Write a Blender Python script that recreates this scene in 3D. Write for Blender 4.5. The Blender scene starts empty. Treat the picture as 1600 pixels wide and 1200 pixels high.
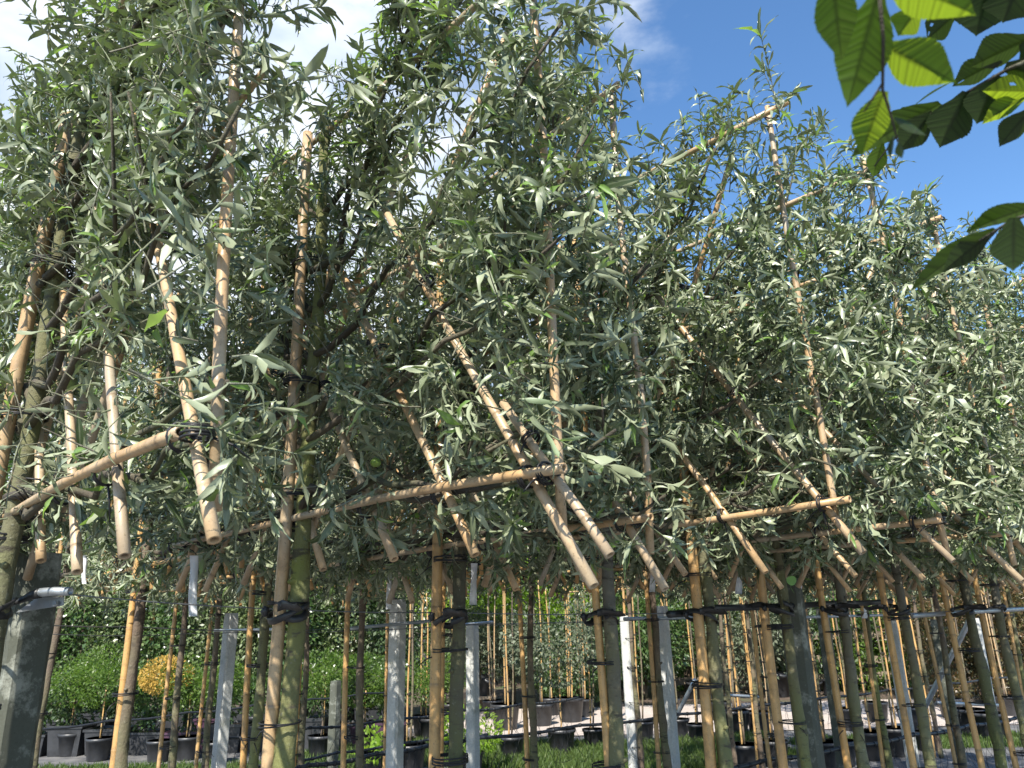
import bpy, math, random
import numpy as np
from mathutils import Matrix, Vector

S = bpy.context.scene
COL = S.collection
R = math.radians
rnd = random.Random(7)
rng = np.random.default_rng(7)

# ------------------------------------------------------------------ camera
F = 1180.0                       # focal length in photo pixels (1600 wide)
TH, RO = R(17.2), R(1.28)
EYE = np.array([0.0, 0.0, 1.6])
FW = np.array([0, math.cos(TH), math.sin(TH)])
_u0 = np.array([0, -math.sin(TH), math.cos(TH)])
_r0 = np.array([1.0, 0, 0])
UP = _u0 * math.cos(RO) + _r0 * math.sin(RO)
RT = _r0 * math.cos(RO) - _u0 * math.sin(RO)
cd = bpy.data.cameras.new('camera')
cam = bpy.data.objects.new('camera', cd)
COL.objects.link(cam)
m = Matrix([[RT[i], UP[i], -FW[i], EYE[i]] for i in range(3)] + [[0, 0, 0, 1]])
cam.matrix_world = m
cd.sensor_width = 36
cd.lens = 36 * F / 1600
cd.clip_start = 0.02
cd.clip_end = 800
cd.dof.use_dof = True
cd.dof.focus_distance = 2.6
cd.dof.aperture_fstop = 13
S.camera = cam

# ------------------------------------------------------------------ sky, sun, exposure
SUN_AZ, SUN_EL = R(-163), R(47)          # azimuth from +Y towards +X
w = bpy.data.worlds.new('World')
S.world = w
w.use_nodes = True
nt = w.node_tree
nt.nodes.clear()
N = nt.nodes.new
sky = N('ShaderNodeTexSky')
sky.sky_type = 'NISHITA'
sky.sun_disc = False
sky.sun_elevation = SUN_EL
sky.sun_rotation = SUN_AZ % (2 * math.pi)
sky.air_density = 1.0
sky.dust_density = 0.3
sky.ozone_density = 2.5
tc = N('ShaderNodeTexCoord')
mp = N('ShaderNodeMapping')
mp.inputs['Scale'].default_value = (1.0, 1.0, 2.2)
mp.inputs['Location'].default_value = (3.1, 0.4, 1.7)
nz = N('ShaderNodeTexNoise')
nz.inputs['Scale'].default_value = 2.6
nz.inputs['Detail'].default_value = 9
nz.inputs['Roughness'].default_value = 0.55
dt = N('ShaderNodeVectorMath')
dt.operation = 'DOT_PRODUCT'
dt.inputs[1].default_value = (-0.46, 0.80, 0.38)
ad = N('ShaderNodeMath')
ad.operation = 'MULTIPLY_ADD'
ad.inputs[1].default_value = 1.25
ad.inputs[2].default_value = -1.06
sm = N('ShaderNodeMath')
sm.operation = 'ADD'
mr = N('ShaderNodeMapRange')
mr.interpolation_type = 'SMOOTHSTEP'
mr.inputs['From Min'].default_value = 0.44
mr.inputs['From Max'].default_value = 0.62
nz2 = N('ShaderNodeTexNoise')
nz2.inputs['Scale'].default_value = 5
nz2.inputs['Detail'].default_value = 7
cr = N('ShaderNodeValToRGB')
cr.color_ramp.elements[0].position = 0.35
cr.color_ramp.elements[0].color = (4.6, 5.6, 7.2, 1)
cr.color_ramp.elements[1].position = 0.65
cr.color_ramp.elements[1].color = (9.0, 9.4, 10.0, 1)
hs = N('ShaderNodeHueSaturation')
hs.inputs['Saturation'].default_value = 1.16
hs.inputs['Value'].default_value = 1.75
mx = N('ShaderNodeMix')
mx.data_type = 'RGBA'
bg = N('ShaderNodeBackground')
bg.inputs['Strength'].default_value = 0.074
out = N('ShaderNodeOutputWorld')
L = nt.links.new
L(tc.outputs['Generated'], mp.inputs['Vector'])
L(mp.outputs[0], nz.inputs['Vector'])
L(mp.outputs[0], nz2.inputs['Vector'])
L(tc.outputs['Generated'], dt.inputs[0])
L(dt.outputs['Value'], ad.inputs[0])
L(ad.outputs[0], sm.inputs[0])
L(nz.outputs[0], sm.inputs[1])
L(sm.outputs[0], mr.inputs['Value'])
L(nz2.outputs[0], cr.inputs[0])
L(mr.outputs[0], mx.inputs['Factor'])
L(sky.outputs[0], hs.inputs['Color'])
L(hs.outputs[0], mx.inputs[6])
L(cr.outputs[0], mx.inputs[7])
L(mx.outputs[2], bg.inputs['Color'])
L(bg.outputs[0], out.inputs[0])

sd = bpy.data.lights.new('sun', 'SUN')
sd.energy = 5.0
sd.angle = R(0.5)
sd.color = (1.0, 0.95, 0.86)
sun = bpy.data.objects.new('sun', sd)
COL.objects.link(sun)
sdir = Vector((math.cos(SUN_EL) * math.sin(SUN_AZ), math.cos(SUN_EL) * math.cos(SUN_AZ), math.sin(SUN_EL)))
sun.rotation_euler = sdir.to_track_quat('Z', 'Y').to_euler()
sun.location = (-4, -3, 9)
S.view_settings.view_transform = 'Standard'
S.view_settings.look = 'None'
S.view_settings.gamma = 1
S.view_settings.use_curve_mapping = False
S.view_settings.exposure = 0.98

# ------------------------------------------------------------------ geometry helpers
def ray(x, y): return FW * F + RT * (x - 800) + UP * (600 - y)
def atz(x, y, z):
    d = ray(x, y); return EYE + d * (z - 1.6) / d[2]
def aty(x, y, Y):
    d = ray(x, y); return EYE + d * Y / d[1]
def proj(p):
    v = np.asarray(p) - EYE; f = v @ FW
    return 800 + F * (v @ RT) / f, 600 - F * (v @ UP) / f, f

class MB:
    """collects tubes, boxes and sheets into one mesh"""
    def __init__(s): s.v = []; s.f = []; s.n = 0; s.a = []
    def add(s, V, Fc, a=None):
        V = np.asarray(V, float)
        s.v.append(V)
        for f in Fc: s.f.append([i + s.n for i in f])
        s.n += len(V)
        s.a.append(np.zeros(len(V)) if a is None else np.asarray(a, float))
    def tube(s, P, rad, seg=8, cap=True, a=None, hollow=0):
        P = np.asarray(P, float); n = len(P)
        rad = np.broadcast_to(np.asarray(rad, float), (n,)) if np.ndim(rad) < 2 else rad
        T = np.gradient(P, axis=0); T /= np.linalg.norm(T, axis=1)[:, None] + 1e-9
        ref = np.array([0.31, 0.12, 0.94]) if abs(T[0][2]) < 0.8 else np.array([0.9, 0.4, 0.1])
        A = np.cross(T, ref); A /= np.linalg.norm(A, axis=1)[:, None]
        B = np.cross(T, A)
        th = np.arange(seg) * 2 * math.pi / seg
        c, si = np.cos(th), np.sin(th)
        rr = rad[:, None] if np.ndim(rad) == 1 else rad
        V = P[:, None, :] + (A[:, None, :] * c[None, :, None] + B[:, None, :] * si[None, :, None]) * rr[:, :, None]
        V = V.reshape(-1, 3)
        fs = []
        for i in range(n - 1):
            for j in range(seg):
                k = (j + 1) % seg
                fs.append([i * seg + j, i * seg + k, (i + 1) * seg + k, (i + 1) * seg + j])
        at = np.repeat(a, seg) if a is not None else np.zeros(len(V))
        if hollow:                                   # bamboo: wall, then a hole going in
            for e, ring, sgn in ((0, 0, 1), (n - 1, (n - 1) * seg, -1)):
                r0 = float(rad[e]) * hollow
                q = P[e] + (A[e] * c[:, None] + B[e] * si[:, None]) * r0
                q2 = q + T[e] * sgn * 0.02
                b = len(V)
                V = np.vstack([V, q, q2, (P[e] + T[e] * sgn * 0.02)[None]])
                at = np.concatenate([at, np.full(seg, 0.0), np.full(seg + 1, 2.0)])
                for j in range(seg):
                    k = (j + 1) % seg
                    fs.append([ring + j, ring + k, b + k, b + j][::-sgn])
                    fs.append([b + j, b + k, b + seg + k, b + seg + j][::-sgn])
                    fs.append([b + seg + j, b + seg + k, b + 2 * seg][::-sgn])
        elif cap:
            fs.append(list(range(seg))[::-1])
            fs.append([(n - 1) * seg + j for j in range(seg)])
        s.add(V, fs, at)
    def box(s, c, size, M=None):
        x, y, z = np.array(size) / 2
        V = np.array([[a, b, d] for a in (-x, x) for b in (-y, y) for d in (-z, z)])
        if M is not None: V = V @ np.asarray(M).T
        s.add(V + np.asarray(c), [[0, 1, 3, 2], [4, 6, 7, 5], [0, 4, 5, 1], [2, 3, 7, 6], [0, 2, 6, 4], [1, 5, 7, 3]])
    def mesh(s, name, smooth=True, attr=None):
        me = bpy.data.meshes.new(name)
        V = np.concatenate(s.v)
        me.from_pydata(V.tolist(), [], s.f)
        if smooth:
            me.polygons.foreach_set('use_smooth', [True] * len(me.polygons))
        if attr:
            at = me.attributes.new(attr, 'FLOAT', 'POINT')
            at.data.foreach_set('value', np.concatenate(s.a))
        return me

def quads_mesh(name, V, Q, tint=None, smooth=True, rib=None):
    me = bpy.data.meshes.new(name)
    nq, k = Q.shape
    me.vertices.add(len(V)); me.vertices.foreach_set('co', np.ascontiguousarray(V, dtype=np.float32).ravel())
    me.loops.add(nq * k); me.loops.foreach_set('vertex_index', np.ascontiguousarray(Q, dtype=np.int32).ravel())
    me.polygons.add(nq); me.polygons.foreach_set('loop_start', np.arange(0, nq * k, k, dtype=np.int32))
    me.update(calc_edges=True)
    if smooth: me.polygons.foreach_set('use_smooth', np.ones(nq, dtype=bool))
    if tint is not None:
        at = me.attributes.new('tint', 'FLOAT', 'POINT')
        at.data.foreach_set('value', np.ascontiguousarray(tint, dtype=np.float32))
    if rib is not None:
        at = me.attributes.new('rib', 'FLOAT', 'POINT')
        at.data.foreach_set('value', np.ascontiguousarray(rib, dtype=np.float32))
    return me

def obj(name, me, mat=None, parent=None, label=None, cat=None, group=None, kind=None, loc=None):
    if mat is not None and len(me.materials) == 0: me.materials.append(mat)
    o = bpy.data.objects.new(name, me)
    COL.objects.link(o)
    if parent is not None: o.parent = parent
    if loc is not None: o.location = loc
    for k, v in (('label', label), ('category', cat), ('group', group), ('kind', kind)):
        if v: o[k] = v
    return o
def thing(name, label, cat, loc=(0, 0, 0), group=None):
    o = obj(name, None, label=label, cat=cat, group=group)
    o.location = [float(c) for c in loc]
    return o
def rel(o, P):                                        # world points -> a child's space
    return np.asarray(P, float) - np.array(o.location)

# ------------------------------------------------------------------ materials
def mat(name):
    m_ = bpy.data.materials.new(name); m_.use_nodes = True
    t = m_.node_tree
    b = t.nodes['Principled BSDF']
    return m_, t, b
def node(t, typ, **kw):
    n = t.nodes.new(typ)
    for k, v in kw.items(): setattr(n, k, v)
    return n
def ramp(t, src, stops):
    r = node(t, 'ShaderNodeValToRGB')
    e = r.color_ramp.elements
    while len(e) < len(stops): e.new(0.5)
    for i, (p, c) in enumerate(stops):
        e[i].position = p; e[i].color = (*c, 1)
    t.links.new(src, r.inputs[0])
    return r.outputs[0]
def noise(t, scale, detail=4, rough=0.5, vec='Object', stretch=None):
    tcn = node(t, 'ShaderNodeTexCoord')
    n = node(t, 'ShaderNodeTexNoise')
    n.inputs['Scale'].default_value = scale; n.inputs['Detail'].default_value = detail
    n.inputs['Roughness'].default_value = rough
    if stretch:
        mpn = node(t, 'ShaderNodeMapping'); mpn.inputs['Scale'].default_value = stretch
        t.links.new(tcn.outputs[vec], mpn.inputs[0]); t.links.new(mpn.outputs[0], n.inputs['Vector'])
    else:
        t.links.new(tcn.outputs[vec], n.inputs['Vector'])
    return n.outputs[0]
def mixc(t, fac, a, b, mode='MIX'):
    n = node(t, 'ShaderNodeMix'); n.data_type = 'RGBA'; n.blend_type = mode
    for s, v in ((0, fac), (6, a), (7, b)):
        if isinstance(v, (int, float)): n.inputs[s].default_value = v
        elif isinstance(v, tuple): n.inputs[s].default_value = (*v, 1)
        else: t.links.new(v, n.inputs[s])
    return n.outputs[2]
def bump(t, b, h, strength, dist=0.005):
    n = node(t, 'ShaderNodeBump'); n.inputs['Strength'].default_value = strength
    n.inputs['Distance'].default_value = dist
    t.links.new(h, n.inputs['Height']); t.links.new(n.outputs[0], b.inputs['Normal'])
def math_(t, op, a, b_=None):
    n = node(t, 'ShaderNodeMath', operation=op)
    for i, v in enumerate((a, b_)):
        if v is None: continue
        if isinstance(v, (int, float)): n.inputs[i].default_value = v
        else: t.links.new(v, n.inputs[i])
    return n.outputs[0]

def leaf_mat(name, top, top2, under, trans, rough=0.45, tfac=0.3, spec=0.4, veins=False):
    """top -> top2 by the leaf's own tint; the other face is the paler underside; thin-leaf translucency"""
    m_, t, b = mat(name)
    at = node(t, 'ShaderNodeAttribute', attribute_name='tint')
    c1 = mixc(t, at.outputs['Fac'], top, top2)
    nn = noise(t, 40, 3)
    c1 = mixc(t, math_(t, 'MULTIPLY', nn, 0.5), c1, tuple(x * 1.7 for x in top))
    rb = node(t, 'ShaderNodeAttribute', attribute_name='rib')
    c1 = mixc(t, math_(t, 'MULTIPLY', math_(t, 'POWER', rb.outputs['Fac'], 7.0), 0.6), c1, under)
    geo = node(t, 'ShaderNodeNewGeometry')
    c = mixc(t, geo.outputs['Backfacing'], c1, under)
    t.links.new(c, b.inputs['Base Color'])
    b.inputs['Roughness'].default_value = rough
    b.inputs['Specular IOR Level'].default_value = spec
    tr = node(t, 'ShaderNodeBsdfTranslucent')
    tcol = mixc(t, at.outputs['Fac'], trans, tuple(x * 1.25 for x in trans))
    t.links.new(tcol, tr.inputs['Color'])
    ms = node(t, 'ShaderNodeMixShader'); ms.inputs[0].default_value = tfac
    o_ = t.nodes['Material Output']
    t.links.new(b.outputs[0], ms.inputs[1]); t.links.new(tr.outputs[0], ms.inputs[2])
    t.links.new(ms.outputs[0], o_.inputs[0])
    return m_

M = {}
M['pear'] = leaf_mat('silver_pear_leaf', (0.028, 0.046, 0.015), (0.45, 0.485, 0.325), (0.25, 0.28, 0.175), (0.17, 0.27, 0.05), 0.34, 0.11, 0.45)
M['pear_young'] = leaf_mat('young_pear_leaf', (0.12, 0.21, 0.045), (0.2, 0.3, 0.09), (0.27, 0.33, 0.2), (0.3, 0.5, 0.06), 0.42, 0.32, 0.5)
M['evergreen'] = leaf_mat('evergreen_leaf', (0.035, 0.075, 0.02), (0.09, 0.14, 0.04), (0.11, 0.15, 0.07), (0.1, 0.2, 0.03), 0.3, 0.2, 0.6)
M['variegated'] = leaf_mat('pale_evergreen_leaf', (0.07, 0.11, 0.04), (0.22, 0.25, 0.12), (0.17, 0.2, 0.11), (0.2, 0.27, 0.07), 0.35, 0.22, 0.6)
M['bright'] = leaf_mat('bright_green_leaf', (0.03, 0.07, 0.010), (0.13, 0.18, 0.03), (0.08, 0.13, 0.03), (0.2, 0.36, 0.03), 0.45, 0.3, 0.4)
M['lime'] = leaf_mat('lime_leaf', (0.11, 0.21, 0.02), (0.22, 0.32, 0.04), (0.2, 0.3, 0.06), (0.45, 0.62, 0.05), 0.45, 0.45, 0.3)
M['dark'] = leaf_mat('dark_tree_leaf', (0.025, 0.05, 0.018), (0.06, 0.095, 0.03), (0.07, 0.1, 0.045), (0.06, 0.13, 0.02), 0.4, 0.2, 0.5)
M['olive'] = leaf_mat('olive_grey_leaf', (0.07, 0.09, 0.05), (0.14, 0.16, 0.1), (0.17, 0.19, 0.13), (0.12, 0.17, 0.06), 0.45, 0.2, 0.4)
M['yellow'] = leaf_mat('golden_leaf', (0.34, 0.20, 0.035), (0.55, 0.38, 0.10), (0.38, 0.27, 0.08), (0.6, 0.45, 0.08), 0.5, 0.3, 0.3)
M['red'] = leaf_mat('red_photinia_leaf', (0.03, 0.065, 0.018), (0.20, 0.075, 0.05), (0.07, 0.08, 0.04), (0.2, 0.14, 0.04), 0.35, 0.25, 0.5)
M['grass'] = leaf_mat('grass_blade', (0.045, 0.085, 0.018), (0.13, 0.16, 0.045), (0.07, 0.11, 0.03), (0.1, 0.18, 0.03), 0.5, 0.3, 0.3)

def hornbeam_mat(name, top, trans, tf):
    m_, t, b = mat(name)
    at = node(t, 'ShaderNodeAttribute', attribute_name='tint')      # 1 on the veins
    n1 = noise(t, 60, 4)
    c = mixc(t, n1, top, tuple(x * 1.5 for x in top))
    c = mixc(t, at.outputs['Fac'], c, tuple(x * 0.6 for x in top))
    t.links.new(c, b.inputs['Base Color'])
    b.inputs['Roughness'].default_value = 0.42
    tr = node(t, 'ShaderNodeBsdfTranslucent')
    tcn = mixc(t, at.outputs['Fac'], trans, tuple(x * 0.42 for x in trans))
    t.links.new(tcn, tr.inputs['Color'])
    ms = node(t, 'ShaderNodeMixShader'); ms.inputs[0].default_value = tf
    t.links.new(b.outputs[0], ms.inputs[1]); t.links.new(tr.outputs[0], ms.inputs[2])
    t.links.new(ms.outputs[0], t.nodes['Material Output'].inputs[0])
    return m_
M['horn_lit'] = hornbeam_mat('hornbeam_leaf_lit', (0.045, 0.08, 0.01), (0.33, 0.46, 0.02), 0.56)  # leaf in sun: the backlight is put into a brighter colour
M['horn_shade'] = hornbeam_mat('hornbeam_leaf_shaded', (0.022, 0.04, 0.008), (0.045, 0.085, 0.008), 0.38)  # same leaf in shade: the shade is put into a darker colour

# bamboo
def bamboo(name, a, b2, c2):
    m_, t, b = mat(name)
    at = node(t, 'ShaderNodeAttribute', attribute_name='node')
    oi = node(t, 'ShaderNodeObjectInfo')
    base = ramp(t, oi.outputs['Random'], [(0.0, a), (0.5, b2), (1.0, c2)])
    n1 = noise(t, 3.5, 5, 0.6)
    base = mixc(t, ramp(t, n1, [(0.38, (0, 0, 0)), (0.66, (1, 1, 1))]), base, tuple(x * y for x, y in zip(b2, (1.08, 0.88, 0.66))))
    n2 = noise(t, 160, 3, 0.6)
    base = mixc(t, ramp(t, n2, [(0.60, (0, 0, 0)), (0.72, (0.75, 0.75, 0.75))]), base, (0.13, 0.09, 0.05))
    n3 = noise(t, 14, 5, 0.7)
    base = mixc(t, ramp(t, n3, [(0.5, (0, 0, 0)), (0.68, (0.62, 0.62, 0.62))]), base, (0.17, 0.125, 0.07))
    n4 = noise(t, 30, 6, 0.7, stretch=(1, 1, .12))
    base = mixc(t, ramp(t, n4, [(0.5, (0, 0, 0)), (0.7, (0.45, 0.45, 0.45))]), base, (0.26, 0.21, 0.14))
    f1 = math_(t, 'MINIMUM', at.outputs['Fac'], 1.0)
    base = mixc(t, math_(t, 'MULTIPLY', f1, 0.75), base, (0.10, 0.065, 0.03))
    t.links.new(base, b.inputs['Base Color'])
    b.inputs['Roughness'].default_value = 0.42
    b.inputs['Specular IOR Level'].default_value = 0.5
    bump(t, b, n2, 0.25, 0.001)
    return m_
M['bamboo'] = bamboo('weathered_bamboo', (0.45, 0.365, 0.255), (0.45, 0.335, 0.2), (0.33, 0.29, 0.22))
M['bamboo_orange'] = bamboo('orange_bamboo', (0.48, 0.30, 0.115), (0.54, 0.355, 0.15), (0.38, 0.26, 0.13))

def bark(name, a, b2, moss, mossamt):
    m_, t, b = mat(name)
    n1 = noise(t, 9, 6, 0.65, stretch=(1, 1, 0.5)); n2 = noise(t, 70, 5, 0.7); n3 = noise(t, 4, 3)
    c = mixc(t, ramp(t, n1, [(0.35, (0, 0, 0)), (0.65, (1, 1, 1))]), a, b2)
    c = mixc(t, ramp(t, math_(t, 'ADD', n3, math_(t, 'MULTIPLY', n1, 0.3)), [(0.62 - mossamt, (0, 0, 0)), (0.78 - mossamt, (0.9, 0.9, 0.9))]), c, moss)
    c = mixc(t, ramp(t, n2, [(0.60, (0, 0, 0)), (0.68, (0.6, 0.6, 0.6))]), c, (0.30, 0.31, 0.23))
    n5 = noise(t, 22, 5, 0.7, stretch=(.6, .6, 2.2))
    c = mixc(t, ramp(t, n5, [(0.36, (0.85, 0.85, 0.85)), (0.46, (0, 0, 0))]), c, (0.035, 0.03, 0.02))
    n6 = noise(t, 1.6, 3)
    c = mixc(t, ramp(t, n6, [(0.45, (0, 0, 0)), (0.62, (0.6, 0.6, 0.6))]), c, (0.12, 0.095, 0.07))
    t.links.new(c, b.inputs['Base Color']); b.inputs['Roughness'].default_value = 0.85
    bump(t, b, math_(t, 'ADD', n1, n2), 0.9, 0.006)
    return m_
M['bark_moss'] = bark('mossy_pear_bark', (0.095, 0.10, 0.045), (0.17, 0.165, 0.09), (0.15, 0.16, 0.05), 0.10)
M['bark_green'] = bark('bright_mossy_bark', (0.11, 0.12, 0.045), (0.17, 0.175, 0.075), (0.17, 0.19, 0.04), 0.2)
M['bark_grey'] = bark('grey_pear_bark', (0.10, 0.095, 0.075), (0.19, 0.18, 0.13), (0.15, 0.155, 0.06), 0.06)
M['bark_dark'] = bark('dark_pear_bark', (0.05, 0.05, 0.03), (0.10, 0.095, 0.055), (0.09, 0.105, 0.03), 0.08)
M['bark_brown'] = bark('brown_pear_bark', (0.09, 0.065, 0.045), (0.2, 0.145, 0.10), (0.13, 0.13, 0.06), 0.02)
M['twig'] = bark('dark_twig', (0.03, 0.026, 0.018), (0.07, 0.06, 0.035), (0.07, 0.08, 0.03), 0.02)
M['shoot'] = bark('downy_shoot', (0.18, 0.19, 0.13), (0.26, 0.27, 0.2), (0.2, 0.24, 0.12), 0.05)

def simple(name, col, rough=0.6, metal=0.0, n=None, var=0.4, bumps=0.0, spec=0.5):
    m_, t, b = mat(name)
    if n:
        h = noise(t, n, 5, 0.6)
        c = mixc(t, ramp(t, h, [(0.3, (0, 0, 0)), (0.7, (1, 1, 1))]), tuple(x * (1 - var) for x in col), tuple(min(1, x * (1 + var)) for x in col))
        t.links.new(c, b.inputs['Base Color'])
        if bumps: bump(t, b, h, bumps, 0.004)
    else: b.inputs['Base Color'].default_value = (*col, 1)
    b.inputs['Roughness'].default_value = rough; b.inputs['Metallic'].default_value = metal
    b.inputs['Specular IOR Level'].default_value = spec
    return m_
M['tie'] = simple('black_tie_tape', (0.010, 0.010, 0.011), 0.5, n=60, var=0.5)
M['strap'] = simple('black_rubber_strap', (0.02, 0.02, 0.021), 0.45, n=20, var=0.4)
M['pot'] = simple('black_plastic_pot', (0.03, 0.031, 0.034), 0.42, n=8, var=0.5)
M['pot_purple'] = simple('purple_plastic_pot', (0.055, 0.025, 0.045), 0.45, n=8, var=0.4)
M['hose'] = simple('black_hose', (0.022, 0.024, 0.027), 0.4, n=12, var=0.4)
M['steel'] = simple('galvanised_steel', (0.42, 0.45, 0.47), 0.42, 0.75, n=25, var=0.2)
M['wire'] = simple('wire', (0.16, 0.165, 0.17), 0.4, 0.6)
M['label'] = simple('white_plastic_label', (0.72, 0.74, 0.76), 0.4, n=6, var=0.06)
M['soil'] = simple('pot_compost', (0.10, 0.07, 0.05), 0.95, n=60, var=0.6, bumps=0.8)
M['wood'] = simple('weathered_fence_wood', (0.20, 0.16, 0.115), 0.8, n=14, var=0.4, bumps=0.4)
M['fruit'] = simple('green_pear_skin', (0.22, 0.33, 0.06), 0.35, n=50, var=0.25)
M['calyx'] = simple('dried_calyx', (0.08, 0.055, 0.03), 0.8)
M['clover'] = simple('round_green_leaf', (0.14, 0.3, 0.07), 0.5, n=20, var=0.2)

def concrete(name, base, stain_shade, amt):
    m_, t, b = mat(name)
    n1 = noise(t, 90, 6, 0.7); n2 = noise(t, 9, 6, 0.65); n3 = noise(t, 260, 2)
    c = mixc(t, ramp(t, n1, [(0.3, (0, 0, 0)), (0.7, (1, 1, 1))]), tuple(x * 0.78 for x in base), tuple(x * 1.15 for x in base))
    c = mixc(t, ramp(t, n3, [(0.3, (0.7, 0.7, 0.7)), (0.38, (0, 0, 0))]), c, (0.16, 0.15, 0.13))
    c = mixc(t, ramp(t, math_(t, 'ADD', n2, math_(t, 'MULTIPLY', n1, 0.4)), [(0.75 - amt, (0, 0, 0)), (0.9 - amt, (0.85, 0.85, 0.85))]), c, stain_shade)
    t.links.new(c, b.inputs['Base Color']); b.inputs['Roughness'].default_value = 0.9
    bump(t, b, n1, 0.5, 0.003)
    return m_
M['concrete'] = concrete('pale_concrete', (0.50, 0.50, 0.47), (0.28, 0.29, 0.25), 0.0)
M['concrete_dark'] = concrete('lichened_shaded_concrete', (0.30, 0.31, 0.26), (0.04, 0.045, 0.03), 0.24)  # black lichen, plus the posts' shade painted in as extra dark colour

# ------------------------------------------------------------------ the setting: ground, fabric, path, grass
def sheet(name, pts, z, m_, sub=1, kind='structure', rough=0.0):
    P = np.array(pts, float)                      # quad a,b,c,d
    n = sub
    V = []
    for i in range(n + 1):
        for j in range(n + 1):
            u, v = i / n, j / n
            p = (P[0] * (1 - u) + P[1] * u) * (1 - v) + (P[3] * (1 - u) + P[2] * u) * v
            V.append((p[0], p[1], z + (rnd.uniform(-rough, rough) if rough and 0 < i < n and 0 < j < n else 0)))
    Fc = [[i * (n + 1) + j, (i + 1) * (n + 1) + j, (i + 1) * (n + 1) + j + 1, i * (n + 1) + j + 1] for i in range(n) for j in range(n)]
    b = MB(); b.add(V, Fc)
    return obj(name, b.mesh(name), m_, kind=kind)

m_, t, b = mat('bare_soil')
n1 = noise(t, 0.8, 6, 0.7); n2 = noise(t, 14, 8, 0.75)
c = mixc(t, ramp(t, n2, [(0.35, (0, 0, 0)), (0.65, (1, 1, 1))]), (0.045, 0.033, 0.022), (0.15, 0.105, 0.075))
c = mixc(t, ramp(t, n1, [(0.5, (0, 0, 0)), (0.65, (0.6, 0.6, 0.6))]), c, (0.07, 0.10, 0.03))
t.links.new(c, b.inputs['Base Color']); b.inputs['Roughness'].default_value = 0.95; bump(t, b, n2, 1.0, 0.03)
M['ground'] = m_
m_, t, b = mat('pink_gravel')
n1 = noise(t, 60, 6, 0.8); n2 = noise(t, 1.2, 4)
c = mixc(t, ramp(t, n1, [(0.35, (0, 0, 0)), (0.65, (1, 1, 1))]), (0.33, 0.27, 0.23), (0.56, 0.49, 0.43))
c = mixc(t, ramp(t, n2, [(0.45, (0, 0, 0)), (0.7, (0.5, 0.5, 0.5))]), c, (0.36, 0.30, 0.25))
t.links.new(c, b.inputs['Base Color']); b.inputs['Roughness'].default_value = 0.95; bump(t, b, n1, 0.8, 0.01)
M['gravel'] = m_
m_, t, b = mat('weed_fabric')
n1 = noise(t, 2.5, 6, 0.65); n2 = noise(t, 30, 6, 0.75)
c = mixc(t, ramp(t, n1, [(0.4, (0, 0, 0)), (0.62, (1, 1, 1))]), (0.07, 0.072, 0.078), (0.17, 0.165, 0.16))
c = mixc(t, ramp(t, n2, [(0.56, (0, 0, 0)), (0.66, (0.8, 0.8, 0.8))]), c, (0.20, 0.16, 0.11))
t.links.new(c, b.inputs['Base Color']); b.inputs['Roughness'].default_value = 0.75; bump(t, b, n1, 0.6, 0.03)
M['fabric'] = m_
sheet('ground', [(-400, -400), (400, -400), (400, 400), (-400, 400)], -0.012, M['ground'], 4)
sheet('weed_fabric', [(-18, -3), (16, -3), (16, 11.8), (-18, 13.5)], -0.004, M['fabric'], 60, rough=0.003)
sheet('gravel_path', [(-1.9, 11.5), (26, 12.1), (26, 15.8), (-1.4, 14.9)], 0.008, M['gravel'], 30, rough=0.004)

def blades(name, region, n, h=0.07, dens=None):
    """tufts of grass over a polygon-ish band; region(u,v)->(x,y)"""
    uv = rng.random((n, 2))
    P = np.array([region(u, v) for u, v in uv])
    hh = h * (0.5 + rng.random(n)); a = rng.random(n) * 6.283; ln = rng.normal(0, 0.35, (n, 2)) * hh[:, None]
    wd = 0.005 + rng.random(n) * 0.004
    s = np.stack([np.cos(a), np.sin(a), 0 * a], 1) * wd[:, None]
    B = np.column_stack([P, np.full(n, 0.0)])
    top = B + np.column_stack([ln, hh]); mid = B + np.column_stack([ln * 0.35, hh * 0.55])
    V = np.stack([B - s, B + s, mid + s * 0.8, mid - s * 0.8, top + s * .1, top - s * .1], 1).reshape(-1, 3)
    base = np.arange(n)[:, None] * 6
    Q = np.concatenate([base + [0, 1, 2, 3], base + [3, 2, 4, 5]])
    return obj(name, quads_mesh(name, V, Q, np.repeat(rng.random(n), 6)), M['grass'], cat='grass', kind='stuff')
g = blades('grass', lambda u, v: (-2.6 + 5.6 * u + 0.3 * math.sin(v * 9), 9.15 + 1.9 * v + 0.35 * math.sin(u * 7)), 34000, 0.075)
g['label'] = 'strip of rough green grass between the pots and the gravel path'
g = blades('grass', lambda u, v: (-6.0 + 3.6 * u, 8.6 + 1.3 * v), 9000, 0.06)
g['label'] = 'patchy grass under the pots at the lower left'
g = blades('grass', lambda u, v: (3.6 + 4.0 * u + 0.2 * math.sin(v * 7), 9.9 + 0.9 * v), 11000, 0.06)
g['label'] = 'thin weeds and grass along the path edge on the right'

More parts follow.
